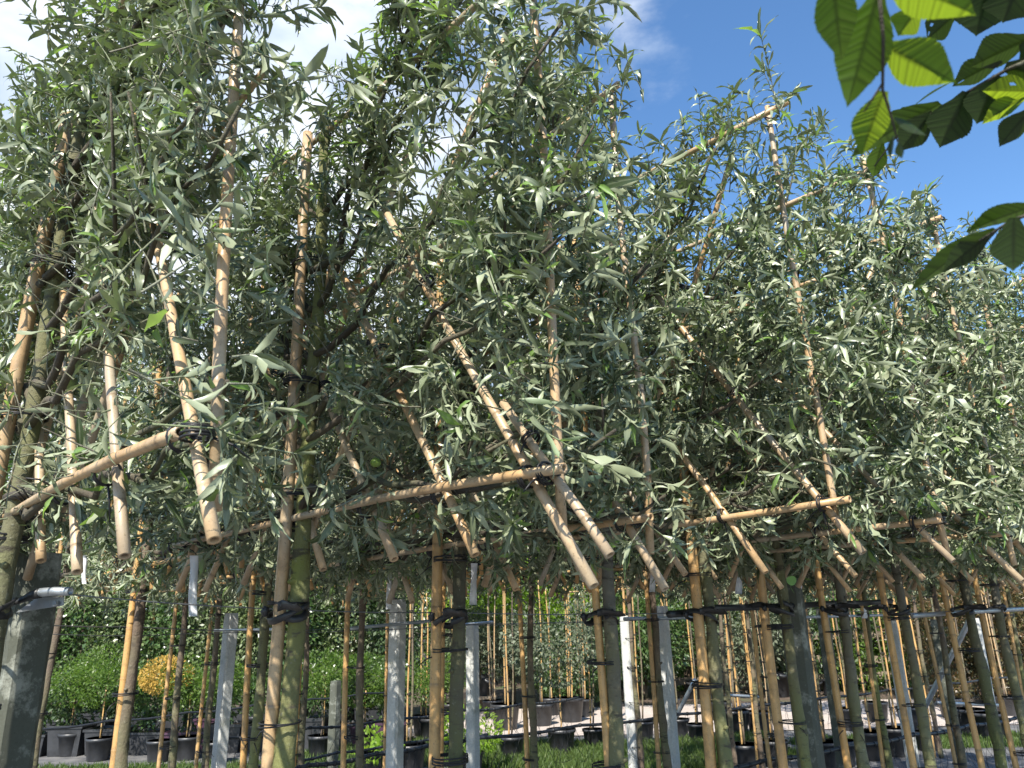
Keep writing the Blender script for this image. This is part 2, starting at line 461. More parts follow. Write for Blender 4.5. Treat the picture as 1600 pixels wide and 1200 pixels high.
# ------------------------------------------------------------------ bamboo canes and ties
def cane_mesh(P, Q, r, seg=10, bow=0.006, node_gap=0.24):
    P = np.asarray(P, float); Q = np.asarray(Q, float)
    Ln = np.linalg.norm(Q - P); d = (Q - P) / Ln
    ts = [0.0]; rr = [1.0]; at = [0.0]
    x = rnd.uniform(0.05, node_gap)
    while x < Ln - 0.03:
        jn = rnd.uniform(.35, 1.0)
        for dx, k, a in ((-0.011, 0.985, 0), (-0.005, 1.03, 0.4), (0.0, 1.09, 0.7), (0.003, 0.97, 1.0), (0.0065, 1.0, 0.25), (0.012, 1.0, 0)):
            ts.append(x + dx); rr.append(k); at.append(a * jn)
        x += node_gap * rnd.uniform(0.75, 1.25)
    ts.append(Ln); rr.append(1.0); at.append(0.0)
    ts = np.array(ts); rr = np.array(rr) * r * (1 - 0.12 * ts / Ln)
    side = np.cross(d, [0.3, 0.5, 0.8]); side /= np.linalg.norm(side)
    b1 = rnd.uniform(-bow, bow) * Ln * 2; b2 = rnd.uniform(-bow, bow) * Ln
    u = ts / Ln
    pts = P + d * ts[:, None] + side * (b1 * np.sin(u * math.pi) + b2 * np.sin(u * 2.3 * math.pi))[:, None]
    mb = MB(); mb.tube(pts, rr, seg, a=np.array(at), hollow=0.62)
    return mb.mesh('cane', attr='node')

def tie_mesh(c, axis, r, turns=3, thick=0.0022, loops2=None):
    axis = np.asarray(axis, float) / np.linalg.norm(axis)
    a = np.cross(axis, [0.2, 0.3, 0.93] if abs(axis[2]) < 0.8 else [1, 0.1, 0]); a /= np.linalg.norm(a); b_ = np.cross(axis, a)
    mb = MB()
    for k in range(turns):
        n = 14
        th = np.arange(n + 1) * 2 * math.pi / n
        tilt = rnd.uniform(-0.15, 0.15)
        off = (k - (turns - 1) / 2) * thick * rnd.uniform(1.8, 2.6)
        el = loops2 or 1.0
        P = np.asarray(c) + (a * np.cos(th)[:, None] * el + b_ * np.sin(th)[:, None]) * (r + thick * 0.6) + axis * (off + np.sin(th + k) * tilt * 0.03)[:, None]
        mb.tube(P, thick, 5, cap=False)
    for _q in range(rnd.choice((0, 1, 1, 2))):                            # loose tail of the tape
        d = a * rnd.uniform(-1, 1) + b_ * rnd.uniform(-1, 1) - np.array([0, 0, 0.3]); d /= np.linalg.norm(d)
        p0 = np.asarray(c) + d * r * 0.9
        q_ = rnd.uniform(.6, 1.5); mb.tube([p0, p0 + d * 0.025 * q_, p0 + d * 0.045 * q_ - np.array([0, 0, 0.012])], [thick, thick, thick * .5], 5)
    return mb.mesh('tie')

# ------------------------------------------------------------------ willow-leaved pear foliage
def leaf_variant(rows, curl, fold, wave, wid, seed):
    r_ = random.Random(seed)
    ts = np.array(rows); V = []
    ph = r_.uniform(0, 6.28)
    y = z = 0.0; prev = 0.0
    for t_ in ts:
        st = t_ - prev; prev = t_
        ang = -curl * t_ ** 1.3
        y += st * math.cos(ang); z += st * math.sin(ang)
        wv = wid * .86 * (math.sin(math.pi * min(1, t_ * 0.93 + 0.05) ** 0.85) ** 0.9) * (1 if t_ < 0.999 else 0.05)
        if t_ == 0: wv = wid * 0.10
        tw = wave * math.sin(t_ * 5 + ph)
        for s_ in (-1, 0, 1):
            V.append((s_ * wv * math.cos(fold), y, z + abs(s_) * wv * math.sin(fold) + s_ * wv * tw + (wave * 0.06 * math.sin(t_ * 13 + ph + s_) if s_ else 0)))
    Q = []
    for i in range(len(ts) - 1):
        for j in (0, 1):
            Q.append([i * 3 + j, i * 3 + j + 1, i * 3 + j + 4, i * 3 + j + 3])
    return np.array(V), np.array(Q)
HI = [leaf_variant((0, .12, .3, .52, .74, .9, 1), c_, f_, w_, wd, i) for i, (c_, f_, w_, wd) in enumerate(
    [(0.4, .35, .3, .10), (0.9, .45, .5, .095), (1.3, .5, .5, .105), (1.9, .4, .6, .09), (1.2, .7, .7, .10), (-0.5, .3, .5, .095),
     (2.0, .55, .4, .10), (0.4, .2, .6, .115), (1.2, .3, .7, .11), (0.7, .8, .3, .12), (0.1, .6, .5, .085), (1.7, .25, .3, .12)])]
LO = [leaf_variant((0, .25, .6, 1), c_, f_, w_, wd, i) for i, (c_, f_, w_, wd) in enumerate(
    [(0.3, .4, .2, .10), (0.9, .45, .3, .105), (1.5, .4, .4, .095), (-0.2, .3, .3, .10), (1.1, .7, .4, .11), (0.6, .2, .5, .115)])]
LEAF_MESH = {}
def leaf_obj_mesh(v, mk):
    if (v, mk) not in LEAF_MESH:
        V, Q = HI[v]
        tint = ((v * 0.37) % 1.0) ** 1.35
        me = quads_mesh('leaf', V, Q, np.full(len(V), tint), rib=np.arange(len(V)) % 3 == 1); me.materials.append(M[mk])
        LEAF_MESH[(v, mk)] = me
    return LEAF_MESH[(v, mk)]

def unit(a): return a / (np.linalg.norm(a, axis=-1, keepdims=True) + 1e-9)

DENS = 2.75
class Foliage:
    def __init__(s): s.P = []; s.D = []; s.N = []; s.L = []; s.G = []
    def add(s, p, d, n, l, g=0): s.P.append(p); s.D.append(d); s.N.append(n); s.L.append(l); s.G.append(g)
    def arrays(s):
        P = np.array(s.P); D = unit(np.array(s.D)); Nn = np.array(s.N); L_ = np.array(s.L)
        X = unit(np.cross(D, Nn)); Z = np.cross(X, D)
        return P, X, D, Z, L_, np.array(s.G)

def shoot(fo, wood, p, d, ln, r_, size=1.0, young=0.0):
    """one leafy shoot: a thin downy stem with spirally set, drooping leaves and a tip tuft"""
    d = unit(np.asarray(d, float))
    nst = max(2, int(ln / 0.03) + 1)
    pts = [np.array(p, float)]; dd = d.copy()
    droop = r_.uniform(-0.02, 0.05)
    for k in range(nst):
        dd = unit(dd + np.array([r_.gauss(0, .05), r_.gauss(0, .05), r_.gauss(0, .04) - droop]))
        pts.append(pts[-1] + dd * ln / nst)
    pts = np.array(pts)
    if wood is not None: wood.tube(pts, np.linspace(0.0019, 0.0009, len(pts)), 4, cap=False)
    step = 0.0125
    sag = r_.uniform(0, .75) ** 1.4; opn = r_.uniform(.55, 1.15)
    n = max(0, int(ln / step)); az = r_.uniform(0, 6.28)
    def leaf(pos, ax, open_, L_):
        nonlocal az
        az += 2.4 + r_.uniform(-.3, .3)
        a = np.cross(ax, [0.3, 0.2, 0.9] if abs(ax[2]) < .85 else [1, 0, 0.1]); a = unit(a); b_ = np.cross(ax, a)
        rad = a * math.cos(az) + b_ * math.sin(az)
        ld = ax * math.cos(open_) + rad * math.sin(open_) + np.array([0, 0, -sag - r_.uniform(0, .25)])
        nn = ax * math.sin(open_) - rad * math.cos(open_)
        nn = unit(nn) + np.array([r_.gauss(0, .3), r_.gauss(0, .3), 0.45 + r_.gauss(0, .3)])
        fo.add(pos, ld, nn, L_ * size, 1 if r_.random() < young else 0)
    for k in range(n):
        u = (k + r_.random()) / max(n, 1)
        i = min(len(pts) - 2, int(u * (len(pts) - 1)))
        ax = unit(pts[i + 1] - pts[i]); pos = pts[0] + (pts[i] - pts[0]) + (pts[i + 1] - pts[i]) * (u * (len(pts) - 1) - i)
        leaf(pos, ax, opn * r_.uniform(.7, 1.15), r_.choice((.045, .055, .06, .066, .072, .08)) * r_.uniform(.9, 1.1) * (1 - 0.25 * u))
    ax = unit(pts[-1] - pts[-2])
    for k in range(r_.randint(5, 9)):
        leaf(pts[-1] - ax * r_.uniform(0, .012), ax, r_.uniform(.15, 1.1), r_.uniform(.038, .085))

def emit(root, fo, hi=True, singles=300, mat_key='pear'):
    """the leaves showing largest become parts of their own; the rest one joined part"""
    P, X, D, Z, Ls, G = fo.arrays()
    P = P - np.array(root.location)
    n = len(P)
    lib = HI if hi else LO
    var = rng.integers(0, len(lib), n)
    order = np.zeros(0, int)
    if singles:
        W = P + np.array(root.location) - EYE
        f = W @ FW; px = 800 + F * (W @ RT) / f; py = 600 - F * (W @ UP) / f
        inside = (f > .3) & (px > 5) & (px < 1595) & (py > 5) & (py < 1195)
        # facing and nearness; the front layer of the crown comes first
        sc = Ls / np.maximum(f, .2) * np.where(inside, 1, 0) * (0.35 + np.abs(np.sum(Z * unit(W), 1)))
        order = np.argsort(-sc)[:singles]
        order = order[sc[order] > 0]
        for i in order:
            me = leaf_obj_mesh(int(rng.integers(0, 12)), 'pear_young' if G[i] else mat_key)
            o = bpy.data.objects.new('leaf', me); COL.objects.link(o); o.parent = root
            l_ = float(Ls[i])
            o.matrix_local = Matrix([[X[i][k] * l_, D[i][k] * l_, Z[i][k] * l_, P[i][k]] for k in range(3)] + [[0, 0, 0, 1]])
    rest = np.setdiff1d(np.arange(n), order)
    for g_, mk, nm in ((0, mat_key, 'foliage'), (1, 'pear_young', 'young_foliage')):
        Vs = []; Qs = []; Ts = []; base = 0
        for v in range(len(lib)):
            idx = rest[(var[rest] == v) & (G[rest] == g_)]
            if not len(idx): continue
            V0, Q0 = lib[v]
            Rm = np.stack([X[idx], D[idx], Z[idx]], axis=1) * Ls[idx][:, None, None]     # rows = axes
            V = np.einsum('vk,nkj->nvj', V0, Rm) + P[idx][:, None, :]
            Vs.append(V.reshape(-1, 3)); Qs.append((Q0[None] + (np.arange(len(idx)) * len(V0))[:, None, None]).reshape(-1, 4) + base)
            Ts.append(np.repeat(rng.random(len(idx)) ** 1.35, len(V0))); base += len(idx) * len(V0)
        if Vs:
            VV = np.concatenate(Vs); obj(nm, quads_mesh(nm, VV, np.concatenate(Qs), np.concatenate(Ts), rib=np.arange(len(VV)) % 3 == 1), M[mk], root, kind='stuff')

def trunk_points(T, z0, z1, r_, wob=0.01):
    n = int((z1 - z0) / 0.05) + 2
    zs = np.linspace(z0, z1, n)
    a = r_.uniform(0, 6); b_ = r_.uniform(0, 6)
    return np.column_stack([T[0] + wob * np.sin(zs * 2.1 + a) + wob * .4 * np.sin(zs * 7 + b_), T[1] + wob * np.cos(zs * 2.4 + b_) , zs])

def trunk_mesh(root, P, r0, r1, r_, knobs=14, mk='bark_moss', name='trunk'):
    n = len(P); seg = 12
    base = np.linspace(r0, r1, n)
    Rr = base[:, None] * (1 + 0.05 * rng.normal(size=(n, seg))) * (1 + 0.06 * np.sin(np.arange(n) * 0.9 + r_.uniform(0, 6)))[:, None]
    for k in range(knobs):
        i = r_.randrange(2, n - 2); j = r_.randrange(seg)
        for di, wv in ((-1, .09), (0, .22), (1, .09)):
            Rr[i + di, j] *= 1 + wv; Rr[i + di, (j + 1) % seg] *= 1 + wv * .7
    mb = MB(); mb.tube(rel(root, P), Rr, seg)
    for k in range(max(2, knobs // 3)):                        # pruned stubs
        i = r_.randrange(2, n - 2); a = r_.uniform(0, 6.28)
        d = np.array([math.cos(a), math.sin(a), .3]); p = P[i] - np.array(root.location)
        rr = base[i]
        mb.tube([p + d * rr * .5, p + d * rr * 1.25, p + d * rr * 1.5], [rr * .42, rr * .33, rr * .2], 7)
    return obj(name, mb.mesh(name), M[mk], root)

ORD = ['first', 'second', 'third', 'fourth', 'fifth', 'sixth', 'seventh', 'eighth', 'ninth', 'tenth', 'eleventh']

def lattice(lo=-0.97, hi=0.95, gap=0.29, zb=1.71, top=2.95, r_=rnd):
    out_ = []
    s = lo
    while s < 0.35:                                          # leaning away from the camera as they rise
        L_ = r_.uniform(1.1, 1.45); L_ = min(L_, (top - zb) / .83 - r_.uniform(0, .1)); out_.append((s, zb + r_.uniform(-.03, .03), s + .56 * L_, zb + .83 * L_, 'b')); s += gap * r_.uniform(.85, 1.15)
    s = hi
    while s > -0.3:
        L_ = r_.uniform(1.1, 1.45); L_ = min(L_, (top - zb) / .83 - r_.uniform(0, .1)); out_.append((s, zb + r_.uniform(-.03, .03), s - .56 * L_, zb + .83 * L_, 'c')); s -= gap * r_.uniform(.9, 1.2)
    return out_

def pear_tree(T, az, zb=1.86, zt=3.06, r_trunk=0.028, r_cane=0.0108, dv=0.03, seed=0, nshoot=300, lat=None, half=(0.98, 0.85),
              label='', frame_label='', hi=True, singles=300, mk='bark_moss', ck='bamboo', verticals=(-0.9, 0.0, 0.84), side=-0.058,
              z_low=1.60, row='front', omax=.4, stake_r=None, clear=(), zmax=0.07, young=0.06, depth=0.15, size=1.0):
    r_ = random.Random(seed)
    D = np.array([math.sin(R(az)), math.cos(R(az)), 0.0])
    Nn = np.array([-D[1], D[0], 0.0]) * 1.0                   # towards the camera side
    if Nn @ (np.array([0, 0, 0]) - np.array([T[0], T[1], 0])) < 0: Nn = -Nn
    T3 = np.array([T[0], T[1], 0.0])
    def W(s, z, o=0.0): return T3 + D * s + Nn * o + np.array([0, 0, z])
    # ---- the bamboo trellis
    fr = thing('bamboo_trellis', frame_label, 'trellis', T3, group='bamboo trellises of the %s row' % row)
    stake_r = stake_r or .0175
    def cane(a, b_, r, seg=10, k=None):
        return obj('cane', cane_mesh(rel(fr, a), rel(fr, b_), r, seg), M[k or ck], fr)
    sg = 12 if hi else 7
    cane(W(0, 0.0, .03), W(0.0, zt + r_.uniform(-.15, .0), .03), stake_r, sg, 'bamboo_orange' if seed > 2 else ck)
    for v in verticals:
        if abs(v) < .05: continue
        cane(W(v, zb - r_.uniform(.03, .12), -.055), W(v + (dv if v < 0 else r_.uniform(-.03, .03)), zt + r_.uniform(.03, .12), -.055), r_cane * .93, sg)
    cane(W(-half[0], zb, 0), W(half[1], zb, 0), r_cane * .93, sg)
    cane(W(-half[0], zt, 0), W(half[1], zt, 0), r_cane * .93, sg)
    if hi: cane(W(-half[0] + .03, (zb + zt) / 2 + .05, -.085), W(half[1], (zb + zt) / 2, -.085), r_cane * .6, sg)
    lt = lat if lat is not None else lattice(-half[0], half[1], r_=r_, zb=zb - (.15 if row == 'front' else .10), top=zt, gap=.29 if row == 'front' else .42)
    if row == 'third': lt = [q for q in lt if q[4] == 'b'][:3]
    for (s0, z0, s1, z1, k) in lt:
        o = -.03 if k == 'b' else -.055 - .02
        cane(W(s0, z0, o), W(s1, z1, o), r_cane * r_.uniform(.85, 1.05), sg)
    def tie(p, ax, r, turns=3, thick=.0022, e=None): obj('tie', tie_mesh(rel(fr, p), ax, r, turns, thick, e), M['tie'], fr)
    for (s0, z0, s1, z1, k) in lt:
        f_ = (zb - z0) / (z1 - z0)
        tie(W(s0 + (s1 - s0) * f_, zb, -.012), D, r_cane * 1.9, 3)
        f2 = r_.uniform(.45, .75)
        tie(W(s0 + (s1 - s0) * f2, z0 + (z1 - z0) * f2, -.04), np.array([s1 - s0, 0, z1 - z0]) @ np.array([D, Nn, [0, 0, 1]]), r_cane * 1.6, 3)
    for v in verticals:
        tie(W(v, zb, -.02), [0, 0, 1], r_cane * 2.0, 4)
        tie(W(v, zt, -.02), [0, 0, 1], r_cane * 2.0, 3)
    zz = 0.45
    while zz < zt - .1:                                       # stake and trunk bound together
        tie(W(side * .5, zz, .012), [0, 0, 1], abs(side) * .5 + (r_trunk + stake_r) * .52, r_.randint(2, 4), .0022, 1.0)
        zz += r_.uniform(.26, .42)
    # ---- the tree
    tr = thing('pleached_pear_tree', label, 'tree', T3, group='pleached silver pear trees of the %s row' % row)
    TP = trunk_points(W(side, 0, 0)[:2], 0.0, zt + .05, r_, .008 if hi else .012)
    trunk_mesh(tr, TP, r_trunk * 1.12, r_trunk * .42, r_, 22, mk)
    fo = Foliage(); wood = MB()
    anchors = []
    zs = [zb + .02, zb + .03, zb + .22, zb + .3, zb + .45, zb + .6, zb + .72, zb + .9]
    for zi, z0 in enumerate(zs):
        for sg_ in (-1, 1):
            rise = (0.0, .05, .22, .3, .45, .55, .6, .5)[zi] * r_.uniform(.8, 1.3)
            reach = (half[0] if sg_ < 0 else half[1]) * r_.uniform(.78, 1.02)
            if zi > 4: reach *= .75
            pts = []
            jit = [r_.gauss(0, .018) for _ in range(12)]; jo = r_.uniform(-.05, .02)
            for k in range(12):
                u = k / 11
                pts.append(W(side + sg_ * reach * u, z0 + rise * u ** 1.1 + jit[k] - .03 * math.sin(u * 3.1), jo * u * 2 + r_.gauss(0, .012)))
            pts = np.array(pts)
            if zi < 2: pts[:, 2] += .02
            b_ = MB(); b_.tube(rel(tr, pts), np.linspace(.0105, .0035, 12) * (1 if hi else 1.1), 7 if hi else 5)
            obj('branch', b_.mesh('branch'), M['twig'], tr)
            for k in range(1, 12): anchors.append((pts[k], unit(pts[k] - pts[k - 1]), sg_))
            for q in range(r_.randint(1, 3)):                  # side twigs
                k = r_.randrange(2, 11); d = unit(np.array(unit(pts[k] - pts[k - 1])) * .6 + np.array([0, 0, r_.uniform(-.2, .9)]) + Nn * r_.uniform(-.7, .7))
                ln = r_.uniform(.12, .3); tw = [pts[k] + d * ln * u + np.array([0, 0, -.03 * u * u]) for u in (0, .33, .66, 1)]
                wood.tube(rel(tr, tw), [.0045, .004, .003, .002], 5)
                for u in (1, 2, 3): anchors.append((tw[u], d, sg_))
    for k in range(10): anchors.append((W(side, zb + .25 + k * .1), np.array([0, 0, 1.0]), 0))
    sw = MB()
    z_hi = zt + zmax
    forced = []
    for v in verticals:                                       # spurs tied along the upright canes, towards the light
        if row == 'third': break
        if clear and abs(v) < .05: continue
        for q in range(50 if v < -.05 and row == 'front' else 22):
            z = r_.uniform(zb + .08, zt + .02)
            forced.append((W(v + r_.gauss(.02, .045) + (dv if v < 0 else 0) * (z - zb) / (zt - zb), z, r_.uniform(-.06, .05)) - unit(W(v, z) - EYE) * r_.uniform(0, .10), Nn))
    for k in range(int(nshoot * DENS * (1 if row == 'front' else .8)) + len(forced)):
        if k < len(forced):
            p, d = forced[k]; sg_ = 0
        elif r_.random() < .5:
            p, d, sg_ = anchors[r_.randrange(len(anchors))]; p = p + np.array([r_.gauss(0, .02) for _ in range(3)])
        else:                                                 # fill of the clipped slab
            s = r_.uniform(-half[0] - .07, half[1]); z = zb - (.02 if row == 'front' else .10) + (z_hi - zb - .06) * r_.random() ** .85
            p = W(s, z, r_.gauss(.01, depth * .5)); d = D * r_.choice((-1, 1)); sg_ = 0
        up_ = p[2] > z_hi - .22
        low = p[2] < zb + .12
        out_n = r_.gauss(0, .9)
        if k < len(forced): out_n = abs(out_n) + .5
        dvv = Nn * out_n + np.array(d) * r_.uniform(-.1, .7) + np.array([0, 0, r_.uniform(-.9, .35) if low else r_.uniform(-.1, 1.6)])
        dvv = dvv + np.array([0, 0, .9]) if up_ else dvv
        ln = r_.uniform(.01, .05) if r_.random() < .5 else r_.uniform(.07, .19)
        if up_ and r_.random() < .3: ln = r_.uniform(.12, .26)
        if low: ln = min(ln, .09)
        if np.linalg.norm(p + unit(dvv) * ln - EYE) < (.82 if row == 'front' else .1): continue
        if p[2] > zb + .55 and r_.random() < .1: continue
        pe = p + unit(dvv) * ln * .6 - T3
        if pe @ Nn > (omax if pe @ D < -.45 else .3) - .01: continue
        shoot(fo, sw, p, dvv, ln, r_, size * r_.uniform(.85, 1.15), young * (2.5 if up_ else 1))
    if len(sw.v):
        for v in sw.v: v -= np.array(tr.location)
        obj('shoots', sw.mesh('shoots'), M['shoot'], tr, kind='stuff')
    if len(wood.v): obj('twigs', wood.mesh('twigs'), M['twig'], tr, kind='stuff')
    if clear and fo.P:
        P_, X_, D_, Z_, L_, G_ = fo.arrays(); keep = np.ones(len(P_), bool)
        for fr_ in (0.0, .35, .7, 1.0):
            q = P_ + D_ * (L_ * fr_)[:, None] - Z_ * (L_ * .2 * fr_ * fr_)[:, None] - T3
            s_ = q @ D; o_ = q @ Nn; z_ = q[:, 2]
            keep &= (s_ > -(half[0] + (.12 if omax < .1 else .3))) & ((o_ < omax) | ((s_ > -.45) & (o_ < .3)))
            w_ = q + T3 - EYE; dq = w_ @ FW; qx = (w_ @ RT) / dq; qy = (w_ @ UP) / dq
            for (a0, b0, a1, b1, mg) in clear:                # the gap opens towards the side one sees it from
                e = np.array([W(a0, b0, .0), W(a1, b1, .0)]) - EYE; de = e @ FW; ex = (e @ RT) / de; ey = (e @ UP) / de
                vx, vy = ex[1] - ex[0], ey[1] - ey[0]
                tt = np.clip(((qx - ex[0]) * vx + (qy - ey[0]) * vy) / (vx * vx + vy * vy), 0, 1)
                dc = de[0] + (de[1] - de[0]) * tt
                dist = np.hypot(qx - ex[0] - vx * tt, qy - ey[0] - vy * tt) * dc
                keep &= ~((dist < mg * .62) & (dq < dc + .02) & (L_ * 3700 % 1 > .08))
        kk = np.nonzero(keep)[0]
        for nm_ in ('P', 'D', 'N', 'L', 'G'): lst = getattr(fo, nm_); setattr(fo, nm_, [lst[i] for i in kk])
    emit(tr, fo, hi, singles)
    return tr, fr, W

def pxT(x, y, d):                                            # a trunk seen at pixel x (row y) at horizontal distance d
    p = aty(x, y, d); return (p[0], p[1])

# ---- front row: position, direction of the trellis, measured canes
LAT1 = [(-1.18, 1.705, -.47, 2.75, 'b'), (-.82, 1.71, -.15, 2.75, 'b'), (-.55, 1.70, .2, 2.8, 'b'), (-.25, 1.74, .5, 2.85, 'b'),
        (.08, 1.72, -.66, 2.74, 'c'), (-.18, 1.84, -1.0, 3.0, 'c'), (.35, 1.73, -.45, 2.9, 'c'), (.65, 1.7, -.1, 2.8, 'c')]
LAT2 = [(-1.02, 1.65, -.36, 2.66, 'b'), (-1.06, 1.70, -.80, 2.03, 'b'), (-.71, 1.725, -.10, 2.62, 'b'), (-.43, 1.735, .2, 2.6, 'b'), (-.12, 1.73, .5, 2.7, 'b'),
        (.13, 1.69, -.8, 3.02, 'c'), (.42, 1.72, -.4, 2.9, 'c'), (.70, 1.71, -.1, 2.8, 'c'), (.93, 1.72, .2, 2.8, 'c')]
LAT4 = [(-.93, 1.745, -.3, 2.76, 'b'), (-.64, 1.71, 0, 2.7, 'b'), (-.36, 1.72, .3, 2.7, 'b'), (-.05, 1.74, .55, 2.7, 'b'),
        (.05, 1.72, -.68, 3.12, 'c'), (.35, 1.72, -.4, 2.95, 'c'), (.65, 1.71, -.05, 2.8, 'c'), (.92, 1.72, .2, 2.8, 'c')]
# canes that the pruned growth leaves bare: (s0, z0, s1, z1, margin) in the plane of the trellis
CLEAR = {0: [(-.02, 1.5, -.02, 2.62, .075), (-.02, 2.75, 0, 2.95, .05), (-1.18, 1.6, -.78, 2.3, .045), (-.86, 1.65, -.55, 2.12, .045), (-.6, 1.65, -.25, 2.15, .04), (-1.13, 1.86, -.15, 1.86, .035), (-1.1, 2.15, -1.07, 2.5, .04)],
         1: [(-.02, 1.5, -.02, 2.72, .075), (-1.06, 1.6, -.58, 2.36, .045), (-.74, 1.65, -.42, 2.10, .04), (-.46, 1.68, -.12, 2.14, .035), (-1.0, 1.86, .6, 1.86, .035), (-.32, 2.3, -.74, 2.92, .04)],
         2: [(-.86, 1.82, .3, 1.82, .03), (-.9, 1.66, -.78, 1.86, .04)],
         3: [(-.95, 1.7, -.52, 2.36, .04), (-.64, 1.7, -.45, 2.02, .035), (-.93, 1.885, .1, 1.885, .03), (-.86, 1.9, -.86, 2.15, .04)],
         4: [(-.9, 1.86, -.3, 1.86, .03)]}
FRONT = [
    dict(T=(-1.225, 1.835), az=-43.4, zb=1.86, zt=3.12, lat=LAT1, half=(1.1, .6), verticals=(-1.11, 0), r_trunk=.030, r_cane=.0108, stake_r=.0195, side=-.055, dv=.16,
         nshoot=560, seed=1, depth=.12, size=1.0, omax=.085),
    dict(T=(-.605, 2.07), az=-44.8, zb=1.86, zt=3.09, lat=LAT2, half=(.99, .8), verticals=(-.93, 0, .8), r_trunk=.029, r_cane=.0108, stake_r=.0178, side=-.050,
         nshoot=420, seed=2, zmax=.05, mk='bark_green'),
    dict(T=(-.215, 2.47), mk='bark_dark', az=-38.6, zb=1.82, zt=3.04, half=(.86, .85), verticals=(-.8, 0, .8), r_trunk=.026, seed=3, nshoot=350, r_cane=.0108, stake_r=.0185, zmax=.05),
    dict(T=pxT(934, 1010, 2.72), az=-42.5, zb=1.885, zt=3.15, lat=LAT4, half=(.93, .85), verticals=(-.86, 0, .8), r_trunk=.028, seed=4, zmax=-.05, nshoot=380, stake_r=.0145, mk='bark_grey'),
    dict(T=pxT(1092, 1010, 3.02), az=-43, zb=1.86, zt=3.10, half=(.92, .85), r_trunk=.027, seed=5, nshoot=380, stake_r=.021),
    dict(T=pxT(1214, 1000, 3.32), az=-42, zb=1.84, zt=3.06, half=(.92, .85), r_trunk=.024, seed=6, nshoot=420, stake_r=.02),
    dict(T=pxT(1302, 1000, 3.7), mk='bark_grey', az=-44, zb=1.86, zt=3.1, half=(.9, .85), r_trunk=.028, seed=7, nshoot=400),
    dict(T=pxT(1402, 1000, 4.05), az=-42, zb=1.84, zt=3.12, half=(.9, .85), r_trunk=.027, seed=8, nshoot=400, mk='bark_grey'),
    dict(T=pxT(1504, 1000, 4.45), mk='bark_dark', az=-43, zb=1.84, zt=3.1, half=(.9, .85), r_trunk=.03, seed=9, nshoot=340),
    dict(T=pxT(1556, 1000, 4.9), mk='bark_grey', az=-42, zb=1.86, zt=3.06, half=(.9, .85), r_trunk=.03, seed=10, nshoot=300),
    dict(T=pxT(1625, 1000, 5.3), az=-42, zb=1.86, zt=3.06, half=(.9, .85), r_trunk=.03, seed=11, nshoot=260),
]
WHERE_A = ['before the dark concrete post at the left edge', 'with bright green mossy trunk and pale cane, left of centre',
           'with double orange cane at the middle of the photo', 'whose pale trunk rises right of the middle', 'with thick green trunk right of the two white posts',
           'standing against the thick shaded grey concrete post', 'just right of the white post beside the grey post', 'with yellow cane and flecked trunk, on the right',
           'with very dark trunk, third from the right edge', 'with grey trunk near the right edge', 'at the extreme right edge']
INFO = []
for i, kw in enumerate(FRONT):
    far = i > 7
    tr, fr, W = pear_tree(clear=CLEAR.get(i, ()), label='silver leaved pear ' + WHERE_A[i], frame_label='bamboo trellis of the pear ' + WHERE_A[i],
                      row='front', hi=not far, **kw)
    INFO.append((tr, fr, W, kw))

# ---- second row
BACK = [(207, 1010, 3.3, .026, 'brown'), (404, 1010, 3.75, .026, 'moss'), (556, 1010, 4.15, .022, 'brown'), (700, 1010, 4.4, .022, 'moss'), (822, 1010, 4.7, .022, 'brown'), (1018, 1010, 5.1, .026, 'brown'),
        (1190, 1010, 5.6, .024, 'brown'), (1352, 1010, 6.1, .024, 'moss'), (1462, 1010, 6.5, .026, 'brown'), (1580, 1010, 6.9, .024, 'moss')]
WHERE_B = ['between the concrete post and the first white post', 'close left of the bright green mossy trunk', 'with knobbly brown trunk left of the tall white post',
           'hidden behind the double orange cane', 'with knobbly brown trunk right of the middle', 'with thin brown trunk beside the widest white post',
           'left of the thick grey concrete post', 'between the two white posts on the right', 'with leaning thin trunk near the steel brace', 'at the far right before the red hedge']
for i, (x, y, d, rt_, k) in enumerate(BACK):
    T = pxT(x, y, d)
    pear_tree(T, -43 + rnd.uniform(-3, 3), zb=1.84, zt=3.05, r_trunk=rt_, r_cane=.0105, stake_r=.0155, seed=30 + i, nshoot=300 if i != 3 else 200, half=(.85, .8),
              label='second row pear ' + WHERE_B[i], frame_label='trellis of the second row pear ' + WHERE_B[i], row='second', hi=False, singles=200,
              mk='bark_brown' if k == 'brown' else 'bark_moss', ck='bamboo_orange', side=-.05)
# ---- third row, thin stems
THIRD = [(72, 1050, 4.6), (275, 1050, 5.2), (330, 1050, 5.5), (470, 1050, 5.9), (608, 1050, 6.4), (985, 1050, 7.6), (1128, 1050, 8.0), (1170, 1050, 8.3), (1255, 1050, 8.7), (1440, 1050, 9.4)]
WHERE_C = ['just right of the dark concrete post', 'with very dark trunk left of the first white post', 'with knobbly trunk touching the first white post', 'with brown trunk right of the bright green trunk',
           'directly left of the tall white post', 'with straight pale trunk left of the widest white post', 'between the thick green trunk and its neighbour',
           'with pale green stem left of the grey post', 'behind the thick grey concrete post', 'near the steel brace']
for i, (x, y, d) in enumerate(THIRD):
    T = pxT(x, y, d)
    pear_tree(T, -43, zb=1.84, zt=2.95, r_trunk=.024, r_cane=.0105, stake_r=.014, seed=60 + i, nshoot=170, half=(.8, .75),
              label='third row pear ' + WHERE_C[i], frame_label='far trellis of the pear ' + WHERE_C[i], row='third', hi=False, singles=0,
              mk='bark_brown', ck='bamboo_orange', side=-.05, size=1.1)
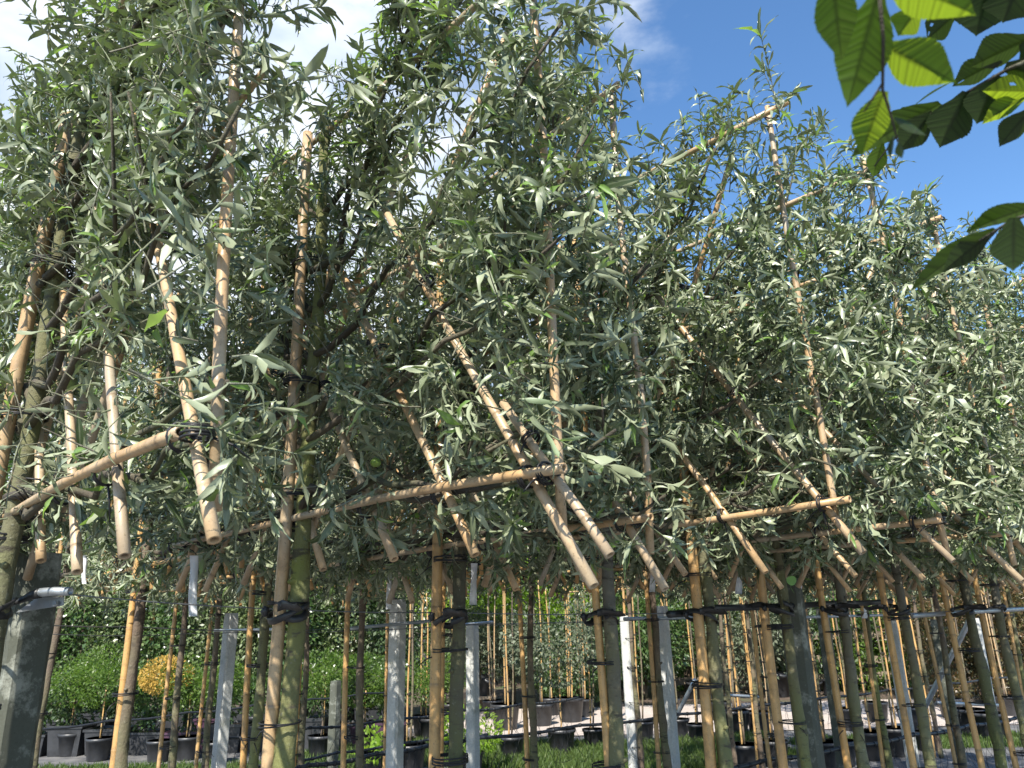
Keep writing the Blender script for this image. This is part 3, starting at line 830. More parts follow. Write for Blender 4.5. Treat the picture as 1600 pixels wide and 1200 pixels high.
# ------------------------------------------------------------------ pears hanging among the leaves
FRUIT = [(587, 722, 1.95, 8.5, 1), (808, 808, 2.3, 8, 2), (797, 843, 2.3, 8, 2), (1098, 505, 2.9, 7, 4), (1085, 503, 2.92, 6, 4), (1091, 497, 2.95, 5, 4), (568, 365, 2.0, 8, 1),
         (808, 60, 1.75, 8, 1), (819, 62, 1.78, 8, 1), (1127, 590, 2.9, 6, 4), (697, 592, 2.4, 9, 2), (490, 290, 2.05, 8, 1), (655, 118, 1.95, 7, 1)]
for x, y, d, rp, ti in FRUIT:
    tr = INFO[ti][0]
    p = rel(tr, aty(x, y, d)); r = rp * d / F
    prof = [(-1.0, .02), (-.93, .35), (-.7, .74), (-.3, .99), (.1, .97), (.5, .72), (.82, .4), (1.02, .16), (1.08, .05)]
    mb = MB(); mb.tube([p + np.array([0, 0, a * r]) for a, _ in prof], [b_ * r for _, b_ in prof], 14)
    o = obj('pear', mb.mesh('pear'), M['fruit'], tr)
    mb = MB(); mb.tube([p + np.array([0, 0, 1.05 * r]), p + np.array([.002, 0, 1.5 * r]), p + np.array([.006, 0, 2.3 * r])], .0013, 5)
    mb.tube([p - np.array([0, 0, .99 * r]), p - np.array([0, 0, 1.12 * r])], [.22 * r, .32 * r], 6)
    obj('stalk', mb.mesh('stalk'), M['calyx'], o)

# ------------------------------------------------------------------ concrete posts
def post(x, ytop, d, w_, label, dark=False, z0=0.0, rot=None, name='concrete_post'):
    p = aty(x, ytop, d); zt = p[2]
    o = thing(name, label, 'post', (p[0], p[1], 0), group='concrete posts along the rows')
    mb = MB(); h = w_ / 2; c = h * .28; n = 26
    ring = [(-h + c, -h), (h - c, -h), (h, -h + c), (h, h - c), (h - c, h), (-h + c, h), (-h, h - c), (-h, -h + c)]
    V = []; zs = np.linspace(z0 - .02, zt, n)
    for k, z in enumerate(zs):
        s_ = 1.0 if k < n - 1 else .93
        for (a, b_) in ring: V.append((a * s_ * (1 + rnd.uniform(-.02, .02)), b_ * s_ * (1 + rnd.uniform(-.02, .02)), z))
    fs = [[i * 8 + j, i * 8 + (j + 1) % 8, (i + 1) * 8 + (j + 1) % 8, (i + 1) * 8 + j] for i in range(n - 1) for j in range(8)]
    fs.append([(n - 1) * 8 + j for j in range(8)])
    mb.add(V, fs)
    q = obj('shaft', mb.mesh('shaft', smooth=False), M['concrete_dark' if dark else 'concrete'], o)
    o.rotation_euler.z = R(rot if rot is not None else rnd.uniform(-38, -24))
    return o
P1 = post(60, 865, 2.03, .098, 'dark shaded, lichen stained concrete post at the left edge with a steel bracket', True, rot=-35)
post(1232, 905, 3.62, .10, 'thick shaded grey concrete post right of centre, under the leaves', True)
for x, y, d, w_, lb in [(622, 937, 4.95, .085, 'tallest white concrete post, left of the middle of the photo'), (362, 958, 5.6, .08, 'white concrete post in the left third with a streak of shadow'),
                        (738, 975, 6.0, .08, 'white concrete post half hidden behind the double orange cane'), (976, 962, 7.6, .085, 'slim octagonal white post right of the flecked pale trunk'),
                        (1031, 947, 5.9, .10, 'widest white post, beside the thin brown trunk right of the middle'), (1284, 950, 6.4, .088, 'white post just right of the thick grey post'),
                        (1390, 965, 6.9, .10, 'white post behind the yellow cane on the right'), (1461, 968, 7.6, .09, 'shaded grey post behind the galvanised steel brace'),
                        (1522, 966, 8.3, .09, 'sunlit white post in front of the red hedge'), (525, 1064, 8.2, .09, 'short grey post stub behind the brown trunk, left of the tallest white post')]:
    post(x, y, d, w_, lb, dark='grey' in lb)  # grey posts take the darker concrete; the stub's shade is in that colour
# bracket and clamp on the dark post
def wpt(x, y, d): return aty(x, y, d)
br = MB()
a, b_, c, d4 = wpt(28, 957, 1.9), wpt(100, 946, 1.88), wpt(101, 932, 1.88), wpt(60, 934, 1.89)
off = np.array([-.002, -.004, 0])
V = [a, b_, c, d4] + [q + off for q in (a, b_, c, d4)]
br.add(rel(P1, V), [[0, 1, 2, 3], [7, 6, 5, 4], [0, 4, 5, 1], [1, 5, 6, 2], [2, 6, 7, 3], [3, 7, 4, 0]])
def to_child(o_, parent):                     # parts of a turned post keep their place
    o_.matrix_local = Matrix.Rotation(-parent.rotation_euler.z, 4, 'Z')
q = obj('bracket', br.mesh('bracket', smooth=False), M['steel'], P1); to_child(q, P1)
bo = MB(); cpt = wpt(88, 943, 1.872); bo.tube(rel(P1, [cpt, cpt + np.array([-.002, -.006, 0])]), [.0075, .0068], 6)
q2 = obj('bolt', bo.mesh('bolt', smooth=False), M['steel'], q)
pp = MB(); pp.tube(rel(P1, [wpt(50, 931, 1.87), wpt(62, 926, 1.86), wpt(85, 924, 1.85), wpt(110, 924, 1.84)]), [.010, .0105, .0105, .010], 12, hollow=.8)
q = obj('pipe_clamp', pp.mesh('pipe_clamp'), M['steel'], P1); to_child(q, P1)
pp = MB(); pp.tube(rel(P1, [wpt(-20, 949, 1.86), wpt(25, 942, 1.86), wpt(50, 930, 1.865), wpt(62, 927, 1.855)]), [.004, .005, .011, .012], 8)
q = obj('strap', pp.mesh('strap'), M['strap'], P1); to_child(q, P1)

# ------------------------------------------------------------------ wires, pipes and hoses
def line(name, pts, r, mk, label, cat, sag=0.0, seg=6, group=None):
    P = np.array([wpt(*p) for p in pts])
    out_ = [P[0]]
    for i in range(len(P) - 1):
        for k in range(1, 9):
            u = k / 8; out_.append(P[i] * (1 - u) + P[i + 1] * u - np.array([0, 0, sag * math.sin(u * math.pi)]))
    mb = MB(); mb.tube(out_, r, seg)
    return obj(name, mb.mesh(name), M[mk], None, label, cat, group)
line('support_wire', [(108, 929, 1.86), (440, 952, 2.2), (712, 957, 2.62), (942, 959, 2.82), (1105, 955, 3.12)], .0018, 'wire', 'thin steel wire running right from the bracket on the dark post', 'wire', .004)
line('support_wire', [(60, 976, 2.95), (205, 979, 3.38), (402, 986, 3.84)], .0022, 'wire', 'lower thin wire crossing the two orange canes at the left', 'wire', .004)
line('support_wire', [(402, 988, 3.84), (556, 985, 4.24), (722, 976, 4.5), (825, 974, 4.78), (1020, 968, 5.2)], .0022, 'wire', 'thin wire crossing in front of the tallest white post to the middle', 'wire', .006)
line('support_wire', [(60, 990, 3.4), (300, 990, 4.2), (640, 975, 5.2), (960, 969, 6.2)], .0018, 'wire', 'faint far wire behind the left trunks', 'wire', .01)
line('support_wire', [(1245, 950, 3.7), (1410, 958, 4.15), (1510, 953, 4.55), (1620, 947, 5.2)], .002, 'wire', 'thin wire through the black straps at the right', 'wire', .004)
line('steel_pipe', [(548, 982, 4.3), (676, 970, 4.62)], .009, 'steel', 'short galvanised pipe across the top of the tallest white post', 'pipe', 0, 10)
line('steel_pipe', [(335, 985, 4.9), (432, 983, 4.1)], .008, 'steel', 'galvanised pipe on the top of the left white post', 'pipe', 0, 10)
line('steel_pipe', [(724, 976, 5.7), (770, 972, 5.9)], .010, 'steel', 'pipe stub on the white post behind the double cane', 'pipe', 0, 10)
line('steel_pipe', [(975, 967, 5.6), (1092, 965, 5.9)], .013, 'steel', 'galvanised pipe at the top of the widest white post', 'pipe', 0, 10)
line('steel_pipe', [(1240, 965, 6.0), (1460, 959, 6.8)], .011, 'steel', 'long galvanised pipe across the white posts on the right', 'pipe', 0, 10)
line('steel_pipe', [(1425, 962, 4.35), (1500, 957, 4.55), (1640, 949, 5.3)], .013, 'steel', 'thick galvanised pipe tied to the trunks near the right edge', 'pipe', 0, 10)
line('black_pipe', [(1045, 960, 2.98), (1110, 950, 3.16), (1300, 943, 3.82), (1392, 939, 4.2)], .0135, 'hose', 'thick black pipe at eye height behind the grey post', 'pipe', .004, 10)
line('steel_brace', [(1519, 952, 6.6), (1512, 975, 6.65), (1438, 1118, 7.1)], .022, 'steel', 'slanting galvanised brace near the right edge', 'brace', 0, 10)
line('steel_brace', [(1086, 1062, 8.3), (1046, 1140, 8.7)], .022, 'steel', 'small slanting brace right of the widest white post', 'brace', 0, 10)
line('steel_pipe', [(1135, 1086, 8.6), (1185, 1089, 8.8)], .016, 'steel', 'low horizontal pipe between the green stems', 'pipe', 0, 8)
line('steel_pipe', [(1465, 1098, 7.6), (1562, 1102, 8.2)], .016, 'steel', 'low horizontal pipe behind the steel brace', 'pipe', 0, 8)
def rowline(x0, d0, x1, d1, z, n=7):
    pts = []
    for k in range(n):
        u = k / (n - 1); a = aty(x0, 1000, d0); b_ = aty(x1, 1000, d1); p = a * (1 - u) + b_ * u; pts.append((p[0], p[1], z))
    return np.array(pts)
def hose(P, r, label, wave=.012, drips=True):
    Q = []
    for i in range(len(P) - 1):
        for k in range(8):
            u = k / 8; Q.append(P[i] * (1 - u) + P[i + 1] * u + np.array([0, 0, -wave * 1.6 * math.sin(u * math.pi) + rnd.uniform(-.001, .001)]))
    Q.append(P[-1]); t_ = thing('drip_hose', label, 'hose', tuple(P[0]), group='black drip hoses along the rows')
    mb = MB(); mb.tube(rel(t_, Q), r, 8)
    obj('hose', mb.mesh('hose'), M['hose'], t_)
    if drips:
        net = MB()
        for i in range(2, len(Q) - 2):
            for q in range(2):
                p = Q[i] + (Q[i + 1] - Q[i]) * q / 2; n = 9
                dx = rnd.uniform(-.12, .22); dz = rnd.uniform(.25, .5); a = rnd.uniform(0, 6.28)
                row_ = unit(Q[i + 1] - Q[i])
                pts = [p + row_ * (dx * u + .04 * math.sin(u * 5 + a)) + np.array([.02 * math.sin(u * 6 + a), .02 * math.cos(u * 5), -dz * math.sin(u * math.pi * .6)]) for u in np.linspace(0, 1, n)]
                net.tube(rel(t_, pts), .0016, 4, cap=False)
                if q == 0: net.tube(rel(t_, [p - row_ * .01, p + row_ * .01]), r * 1.25, 8)
        obj('drip_lines', net.mesh('drip_lines'), M['tie'], t_, kind='stuff')
    return t_
hose(rowline(-120, 3.9, 760, 6.7, .70, 8), .014, 'black drip hose running low behind the left trunks')
hose(rowline(726, 6.5, 1600, 11.4, .70, 9), .013, 'black drip hose across the pots in the middle of the photo')
hose(rowline(880, 4.75, 1640, 7.9, .65, 8), .014, 'nearer black drip hose low on the right with dangling thin lines')
hose(rowline(-150, 5.2, 700, 8.6, .45, 8), .012, 'lowest black hose among the dark pots at the left')
hose(rowline(-100, 6.4, 640, 10.2, .78, 8), .010, 'thin farther black hose in front of the left hedge', drips=False)
hose(rowline(350, 5.6, 900, 7.8, .86, 6), .010, 'upper thin hose left of the double orange cane')

# ------------------------------------------------------------------ rubber straps at eye height
def ribbon(pts, wdt, ups, thick=.0016):
    P = np.asarray(pts, float); n = len(P); U = np.asarray([u / np.linalg.norm(u) for u in ups]) * wdt / 2
    T = np.gradient(P, axis=0); Nn = np.cross(T, U); Nn /= np.linalg.norm(Nn, axis=1)[:, None] + 1e-9
    V = np.concatenate([P - U - Nn * thick, P + U - Nn * thick, P + U + Nn * thick, P - U + Nn * thick])
    fs = []
    for i in range(n - 1):
        for a_, b2 in ((0, 1), (1, 2), (2, 3), (3, 0)):
            fs.append([a_ * n + i, b2 * n + i, b2 * n + i + 1, a_ * n + i + 1])
    fs += [[0, n, 2 * n, 3 * n], [n - 1, 4 * n - 1, 3 * n - 1, 2 * n - 1]]
    return V, fs
def strap(W, z, side, label, sc=1.0, seed=0):
    r_ = random.Random(seed)
    c = W(side * .5, z, .012); ax = unit(W(1, 0, 0) - W(0, 0, 0)); nn = unit(W(0, 0, 1) - W(0, 0, 0))
    mb = MB(); pts = []; ups = []
    for k in range(27):
        u = k / 26; a = u * math.pi * 2 * 1.55 + 2.4
        rr = (abs(side) * .5 + .020 + .007 * u)
        pts.append(c + ax * math.cos(a) * rr * 1.25 + nn * math.sin(a) * rr * .85 + np.array([0, 0, .02 * math.sin(a * 1.3 + seed) - .01 * u]))
        ups.append(np.array([0, 0, 1.0]) + nn * .7 * math.sin(a * 1.7 + seed) + ax * .3 * math.cos(a * 2))
    V, f = ribbon(pts, .019 * sc, ups); mb.add(V, f)
    e = pts[-1]; s_ = r_.choice((-1, 1))
    pts2 = [c + nn * .045 + ax * s_ * (.03 + .028 * k) + np.array([0, 0, .010 + .005 * math.sin(k * 1.4)]) for k in range(5)]
    V, f = ribbon(pts2, .024 * sc, [np.array([0, 0, 1.0]) + nn * .35 * k for k in range(5)]); mb.add(V, f)
    mb.tube([c + nn * .045 + ax * .030 + np.array([0, 0, -.012]), c + nn * .048 + ax * .034, c + nn * .045 + ax * .030 + np.array([0, 0, .012])], [.006, .011, .007], 8)
    return obj('rubber_strap', mb.mesh('rubber_strap'), M['strap'], None, label, 'strap', 'black rubber straps holding the trunks to the wire')
SLAB = ['black strap round trunk beside the dark concrete post', 'twisted black strap on the bright green mossy trunk', 'black strap on the double orange cane in the middle', 'shiny black strap on the flecked pale trunk',
        'black strap on the thick green trunk right of the white posts', 'black strap beside the thick grey post', 'black strap right of the grey post, level with the white post top',
        'black strap on the yellow cane at the right', 'black strap on the very dark trunk at the right', 'black strap on the grey trunk near the right edge', 'black strap at the extreme right edge']
SY = [948, 955, 963, 963, 960, 950, 951, 952, 953, 950, 948]
for i, (tr, fr, W, kw) in enumerate(INFO):
    x, y, f_ = proj(np.array([kw['T'][0], kw['T'][1], 1.6])); z = aty(x, SY[i], kw['T'][1])[2]
    strap(W, z, -.055, SLAB[i], 1.0, i)

# ------------------------------------------------------------------ white plastic plant labels
for x, y0, y1, wp, d, lb in [(303, 868, 963, 12, 2.35, 'large white plastic label hanging left of the green mossy trunk'), (133, 868, 912, 6, 3.2, 'small white label hanging above the steel bracket'),
                             (609, 885, 952, 8, 3.9, 'grey white label hanging over the tallest white post'), (741, 880, 945, 11, 3.3, 'white label hanging right of the double orange cane'),
                             (1021, 858, 925, 9, 3.3, 'white label hanging beside the thin trunk right of the middle'), (1156, 862, 928, 11, 3.7, 'twisted white label hanging left of the grey post'),
                             (1250, 915, 968, 9, 3.6, 'pale label hanging in front of the thick grey post'), (1353, 950, 966, 9, 5.2, 'small white tag on the pipe between the white posts'),
                             (906, 850, 898, 6, 4.4, 'narrow white label hanging behind the crossed cane ends')]:
    a, b_ = wpt(x, y0, d), wpt(x - 2, y1, d)
    n = 9; pts = [a * (1 - k / (n - 1)) + b_ * k / (n - 1) + np.array([0, .004 * math.sin(k * .9), 0]) for k in range(n)]
    sd_ = unit(np.array([.8, .35, 0])); wv = wp * d / F
    V, f = ribbon(pts, wv, [sd_ + np.array([-.5, .6, 0]) * .5 * math.sin(k * .55) for k in range(n)], .0006)
    mb = MB(); mb.add(V, f)
    obj('plant_label', mb.mesh('plant_label'), M['label'], None, lb, 'label', 'white plastic labels on the trees')
# small round leaf of a weed by the grey post
c = wpt(1237, 907, 3.1); mb = MB(); V = [c]; n = 14
for k in range(n):
    a = k / n * 6.283; V.append(c + (RT * math.cos(a) + UP * math.sin(a) * .95) * .020 + FW * .003 * math.cos(2 * a))
mb.add(V, [[0, 1 + k, 1 + (k + 1) % n] for k in range(n)]); mb.tube([c, c - UP * .03 + FW * .01, c - UP * .05 + RT * .01], .0008, 4)
obj('round_leaf', mb.mesh('round_leaf'), M['clover'], None, 'single round green leaf in front of the thick grey post', 'leaf')

# ------------------------------------------------------------------ hornbeam twigs close overhead
def horn_leaf(root, base, tip, wpx, d, dd=0.0, mk='horn_shade', roll=0.0, fold=0.25, nv=13, cup=.10, holes=0):
    A = EYE + unit(ray(*base)) * d; B = EYE + unit(ray(*tip)) * (d + dd)
    dr = unit(B - A); Ln = np.linalg.norm(B - A)
    view = unit((A + B) / 2 - EYE)
    nn = unit(view + np.array([0, 0, .9])); nn = unit(nn - dr * (nn @ dr))
    X = unit(np.cross(dr, nn))
    X = unit(X * math.cos(roll) + nn * math.sin(roll)); nn = np.cross(X, dr)
    pr = X - view * (X @ view); pd = unit(dr - view * (dr @ view)); per = np.linalg.norm(pr - pd * (pr @ pd))
    half = wpx / 2 * d / F / max(per, .55)
    rows = nv * 4; cols = 6; V = []; tint = []
    for i in range(rows + 1):
        t_ = i / rows
        prof = math.sin(math.pi * min(1.0, t_ ** .8 * .97 + .03)) ** .72 if t_ < 1 else 0
        prof *= (1.16 - .62 * t_)
        if t_ > .9: prof *= (1 - (t_ - .9) / .1 * .55)
        ph = (t_ * nv * (1 + .12 * math.sin(t_ * 9 + base[0])) + .1 * math.sin(t_ * 23 + base[1])) % 1.0
        tri = 1 - abs(ph - .5) * 2                    # 0 on the vein
        for j in range(-cols, cols + 1):
            u = abs(j) / cols
            tooth = 1 + (.055 * (ph - .5) + .02 * math.sin(i * 2.3)) * (u > .9)
            x = half * prof * u * tooth
            y = t_ * Ln + x * .85 * (1 - t_) ** .6 * (1 if t_ > 0 else 0)
            y = min(y, Ln)
            z = tri * (.012 if mk == 'horn_lit' else .006) * Ln * (.3 + .7 * u) * (prof > .1) + x * fold - (t_ - .4) ** 2 * Ln * cup
            P_ = A + X * (x * (1 if j > 0 else -1)) + dr * y + nn * z
            V.append(P_); tint.append(max(0, 1 - tri * 2.6) * .9 if j else 1.0)
    k = 2 * cols + 1; Q = []
    hs = set()
    for _ in range(holes): hs.add((random.Random(int(base[0]) + _).randrange(rows // 3, rows - 4), random.Random(int(base[1]) * 3 + _).randrange(1, 2 * cols - 2)))
    for i in range(rows):
        for j in range(2 * cols):
            if any(abs(i - a_) < 3 and abs(j - b2) < 1 for a_, b2 in hs): continue
            Q.append([i * k + j, i * k + j + 1, (i + 1) * k + j + 1, (i + 1) * k + j])
    me = quads_mesh('leaf', rel(root, V), np.array(Q), np.array(tint))
    return obj('leaf', me, M[mk], root)
def horn_twig(root, pts, r0, r1):
    P = np.array([EYE + unit(ray(x, y)) * d for x, y, d in pts]); mb = MB()
    mb.tube(rel(root, P), np.linspace(r0, r1, len(P)), 7)
    return obj('twig', mb.mesh('twig'), M['twig'], root)
hb = thing('hornbeam_branch', 'sunlit hornbeam twig hanging down at the top with ribbed bright leaves', 'branch', EYE + unit(ray(1378, -20)) * .5)
horn_twig(hb, [(1372, -30, .52), (1380, 60, .52), (1379, 140, .525), (1392, 180, .53), (1403, 222, .53)], .0012, .0006)
horn_twig(hb, [(1379, 130, .525), (1350, 175, .53)], .0007, .0005)
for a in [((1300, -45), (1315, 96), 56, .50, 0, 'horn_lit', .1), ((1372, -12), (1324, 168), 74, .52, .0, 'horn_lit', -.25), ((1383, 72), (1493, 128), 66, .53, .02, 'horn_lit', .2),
          ((1385, -40), (1524, 22), 70, .50, .02, 'horn_lit', .1), ((1381, 142), (1345, 243), 50, .54, .01, 'horn_lit', .1), ((1398, 184), (1447, 213), 11, .54, .0, 'horn_shade', 1.0),
          ((1396, 212), (1391, 250), 9, .54, 0, 'horn_shade', .9), ((1404, 222), (1409, 248), 12, .54, 0, 'horn_shade', .6), ((1440, 8), (1402, 56), 42, .6, 0, 'horn_lit', 0)]:
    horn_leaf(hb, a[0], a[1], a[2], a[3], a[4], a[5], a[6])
hb = thing('hornbeam_branch', 'shaded hornbeam twig crossing the blue sky at upper right with dark leaves', 'branch', EYE + unit(ray(1600, 90)) * .85)
horn_twig(hb, [(1640, 80, .84), (1575, 108, .85), (1515, 142, .87), (1455, 178, .88), (1400, 214, .9), (1366, 260, .9)], .0019, .0007)
for a in [((1378, 224), (1364, 277), 28, .9, 0, 'horn_lit', 0), ((1470, 160), (1328, 243), 40, .88, .05, 'horn_shade', .25), ((1458, 176), (1404, 236), 42, .88, 0, 'horn_shade', -.1),
          ((1512, 144), (1467, 231), 58, .87, 0, 'horn_shade', 0), ((1560, 118), (1525, 194), 50, .86, 0, 'horn_shade', 0), ((1606, 148), (1533, 193), 26, .85, 0, 'horn_lit', .3),
          ((1618, 142), (1535, 141), 34, .84, 0, 'horn_lit', .1, 2), ((1612, 170), (1560, 229), 32, .86, 0, 'horn_shade', .2), ((1612, 58), (1515, 104), 44, .86, 0, 'horn_shade', .2),
          ((1565, 92), (1487, 134), 34, .87, 0, 'horn_shade', .2, 1), ((1570, 104), (1622, 116), 46, .85, 0, 'horn_shade', 0), ((1486, 128), (1424, 166), 8, .87, 0, 'horn_shade', 1.0),
          ((1548, -30), (1524, 57), 58, .9, 0, 'horn_shade', .1), ((1596, -32), (1566, 36), 56, .88, 0, 'horn_shade', 0), ((1492, 22), (1448, 62), 36, .9, 0, 'horn_shade', 0, 2), ((1600, 60), (1640, 110), 60, .86, 0, 'horn_shade', 0)]:
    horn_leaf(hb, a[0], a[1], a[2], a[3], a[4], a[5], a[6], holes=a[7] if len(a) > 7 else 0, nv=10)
hb = thing('hornbeam_branch', 'dark hornbeam twig low at the right edge with three large leaves', 'branch', EYE + unit(ray(1605, 340)) * .7)
horn_twig(hb, [(1640, 322, .7), (1578, 346, .71), (1550, 364, .72), (1530, 376, .72)], .0016, .0007)
for a in [((1625, 318), (1510, 360), 28, .71, .03, 'horn_shade', .3), ((1556, 356), (1420, 452), 31, .72, .05, 'horn_shade', .3), ((1584, 340), (1583, 424), 54, .7, 0, 'horn_shade', 0),
          ((1545, 368), (1472, 424), 32, .73, 0, 'horn_shade', -.1)]:
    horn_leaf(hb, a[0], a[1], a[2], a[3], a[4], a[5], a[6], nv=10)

# ------------------------------------------------------------------ background foliage
def leaf_cloud(C, rad, n, ls, clumps=40, flat=1.0, shell=.6, up=.6, cl=.22):
    C = np.asarray(C, float); rad = np.asarray(rad, float)
    u = unit(rng.normal(size=(clumps, 3))); q = shell + (1 - shell) * rng.random(clumps)[:, None] ** .6
    cc = u * q; cs = .6 + .8 * rng.random(clumps)
    k = rng.integers(0, clumps, n)
    off = rng.normal(size=(n, 3)) * cl * cs[k][:, None]
    P = (cc[k] + off)
    lim = np.linalg.norm(P, axis=1); P = P / np.maximum(1, lim / 1.12)[:, None]
    Pw = C + P * rad
    dirs = unit(unit(off) * .8 + unit(P) * .5 + rng.normal(size=(n, 3)) * .5 + [0, 0, -.1])
    nrm = unit(rng.normal(size=(n, 3)) * .6 + [0, 0, up] + unit(P) * .5)
    X = unit(np.cross(dirs, nrm)); Z = np.cross(X, dirs)
    L_ = ls * (.6 + .7 * rng.random(n))[:, None]; wd = .24
    V = np.stack([Pw, Pw + dirs * L_ * .45 + X * L_ * wd + Z * L_ * .06, Pw + dirs * L_ - Z * L_ * .1, Pw + dirs * L_ * .45 - X * L_ * wd + Z * L_ * .06], 1).reshape(-1, 3)
    Q = np.arange(n * 4).reshape(-1, 4)
    tint = np.repeat(np.clip(rng.random(n) * .7 + .3 * cs[k] - .1, 0, 1), 4)
    return V, Q, tint, C + cc * rad
def crown(root, C, rad, n, ls, mk, clumps=40, shell=.6, name='crown', up=.6, cl=.22):
    V, Q, ti, cc = leaf_cloud(C, rad, n, ls, clumps, shell=shell, up=up, cl=cl)
    return obj(name, quads_mesh(name, rel(root, V), Q, ti, False), M[mk], root), cc
def stem(root, p0, p1, r0, r1, mk='bark_brown', name='trunk', limbs=None):
    p0 = np.asarray(p0, float); p1 = np.asarray(p1, float); n = 14
    u = np.linspace(0, 1, n)[:, None]; P = p0 * (1 - u) + p1 * u
    P[:, 0] += .012 * np.sin(np.linspace(0, 7, n)); mb = MB()
    mb.tube(rel(root, P), np.linspace(r0, r1, n), 8)
    if limbs is not None:
        for c in limbs:
            k = rnd.randrange(n // 2, n); q = P[k]; mid = q * .5 + c * .5 + np.array([0, 0, -.06 * np.linalg.norm(c - q)])
            mb.tube(rel(root, [q, mid, c]), [r1 * .7, r1 * .45, r1 * .2], 5)
    return obj(name, mb.mesh(name), M[mk], root)
def pot(root, w_, h, mk='pot', name='pot'):
    mb = MB(); r = w_ / 2; seg = 24
    prof = [(0.0, .76), (.012, .78), (h * .86, .96), (h * .87, 1.04), (h, 1.06), (h, .99), (h * .93, .97)]
    rr = np.array([[q * r * (1 + (.018 if (j % 2 and 1 < i < 3) else 0)) for j in range(seg)] for i, (_, q) in enumerate(prof)])
    mb.tube([(0, 0, z) for z, _ in prof], rr, seg, cap=False)
    o = obj(name, mb.mesh(name), M[mk], root)
    mb = MB(); n = 18; V = [(0, 0, h * .95)] + [(r * .97 * math.cos(a * 6.2832 / n), r * .97 * math.sin(a * 6.2832 / n), h * (.93 + rnd.uniform(-.01, .01))) for a in range(n)]
    mb.add(V, [[0, 1 + k, 1 + (k + 1) % n] for k in range(n)]); obj('compost', mb.mesh('compost'), M['soil'], o)
    return o
def potted(x, y, wpx, label, cy=None, cr=0, mk='bright', stem_w=.012, canes=1, pk='pot', n=3500, ls=.035, cat='potted tree', tall=None, low=False, group='potted standards on the nursery bed'):
    """(x, y): foot of the pot in the photo; cy, cr: height and radius of the crown in photo pixels"""
    p = atz(x, y, 0.0); d = p[1]; w_ = wpx * d / F
    t_ = thing('potted_tree' if not low else 'potted_shrub', label, cat, p, group=group)
    pot(t_, w_, w_ * .82, pk)
    if cy is not None:
        c = aty(x + (x - 715) * -(y - cy) / 4000, cy, d); c = np.array([p[0], p[1], c[2]]); r = cr * d / F
        if not low:
            stem(t_, p + [0, 0, w_ * .76], c + [0, 0, -r * .1], stem_w, stem_w * .7, limbs=[c + np.array([math.cos(a), math.sin(a), .3]) * r * .6 for a in range(5)])
            for q in range(canes):
                a = rnd.uniform(0, 6.28); o_ = np.array([math.cos(a), math.sin(a), 0]) * (stem_w + .018)
                obj('cane', cane_mesh(rel(t_, p + o_ + [0, 0, w_ * .7]), rel(t_, c + o_ + [0, 0, -r * .3]), .009, 7), M['bamboo_orange'], t_)
                for z in np.arange(w_ + .15, c[2] - r, .3): obj('tie', tie_mesh(rel(t_, p + o_ * .5 + [0, 0, z]), [0, 0, 1], .024, 2, .003), M['tie'], t_)
        crown(t_, c, (r * 1.05, r * 1.05, r * .78), int(n * .62), ls * 1.15, mk, 13, .45, cl=.3)
    elif tall:
        stem(t_, p + [0, 0, w_ * .76], p + [rnd.uniform(-.1, .1), 0, tall], stem_w, stem_w * .6)
        for q in range(canes):
            a = rnd.uniform(0, 6.28); o_ = np.array([math.cos(a), math.sin(a), 0]) * (stem_w + .02)
            obj('cane', cane_mesh(rel(t_, p + o_ + [0, 0, w_ * .7]), rel(t_, p + o_ + [0, 0, tall]), .011, 7), M['bamboo_orange'], t_)
            for z in np.arange(w_ + .15, tall - .1, .3): obj('tie', tie_mesh(rel(t_, p + o_ * .5 + [0, 0, z]), [0, 0, 1], .026, 2, .003), M['tie'], t_)
    return t_
# round-headed little trees in front of the left hedge
potted(108, 1180, 36, 'bright green round headed standard at the far left by the dark post', 1062, 40, 'bright', n=5200)
potted(152, 1188, 36, 'wider bright green headed standard, second from the dark post', 1056, 48, 'bright', n=6200)
potted(246, 1190, 34, 'little standard tree with golden yellow head', 1056, 30, 'yellow', n=4800, ls=.03)
potted(292, 1186, 36, 'bright green standard right of the golden yellow one', 1066, 42, 'bright', n=5200)
potted(335, 1192, 34, 'green standard tree close to the left white post', 1068, 34, 'bright', n=4000)
potted(500, 1186, 38, 'green standard half hidden right of the bright mossy trunk', 1052, 40, 'bright', n=4400)
potted(566, 1170, 40, 'green headed standard left of the tallest white post', 1062, 40, 'bright', n=4800, pk='pot_purple')
potted(600, 1160, 36, 'green headed standard behind the tallest white post', 1066, 40, 'evergreen', n=4400)
potted(676, 1160, 40, 'green headed standard right of the tallest white post', 1060, 42, 'bright', n=5200)
potted(640, 1208, 46, 'black pot with young tree at the foot of the tallest white post', tall=2.5, canes=1, stem_w=.015)
potted(878, 1178, 40, 'ribbed black pot with single staked stem on the grass, middle', 1000, 70, 'olive', n=7500, ls=.045, canes=1)
potted(800, 1186, 36, 'black pot with leaning stem left of the middle trunk', tall=2.6)
potted(738, 1206, 32, 'black pot with feathery yellow green shrub beside the white post', 1140, 34, 'lime', n=900, ls=.06, low=True, cat='potted shrub')
potted(586, 1215, 40, 'small pot with fresh green shrub left of the tallest white post', 1165, 26, 'lime', n=500, ls=.07, low=True, cat='potted shrub')
potted(790, 1140, 42, 'wide black pot far left on the grass strip', tall=2.3, stem_w=.02)
potted(846, 1134, 36, 'black pot behind the ribbed one on the grass', tall=2.2)
potted(892, 1128, 40, 'broad black pot with three canes beside the path', tall=2.3, canes=3)
potted(928, 1168, 30, 'black pot beside the pale flecked trunk', tall=2.6)
potted(1006, 1158, 32, 'black pot left of the widest white post', tall=2.4)
potted(1150, 1150, 42, 'black pot of the pale green stems, left one', tall=2.4, canes=2, stem_w=.018)
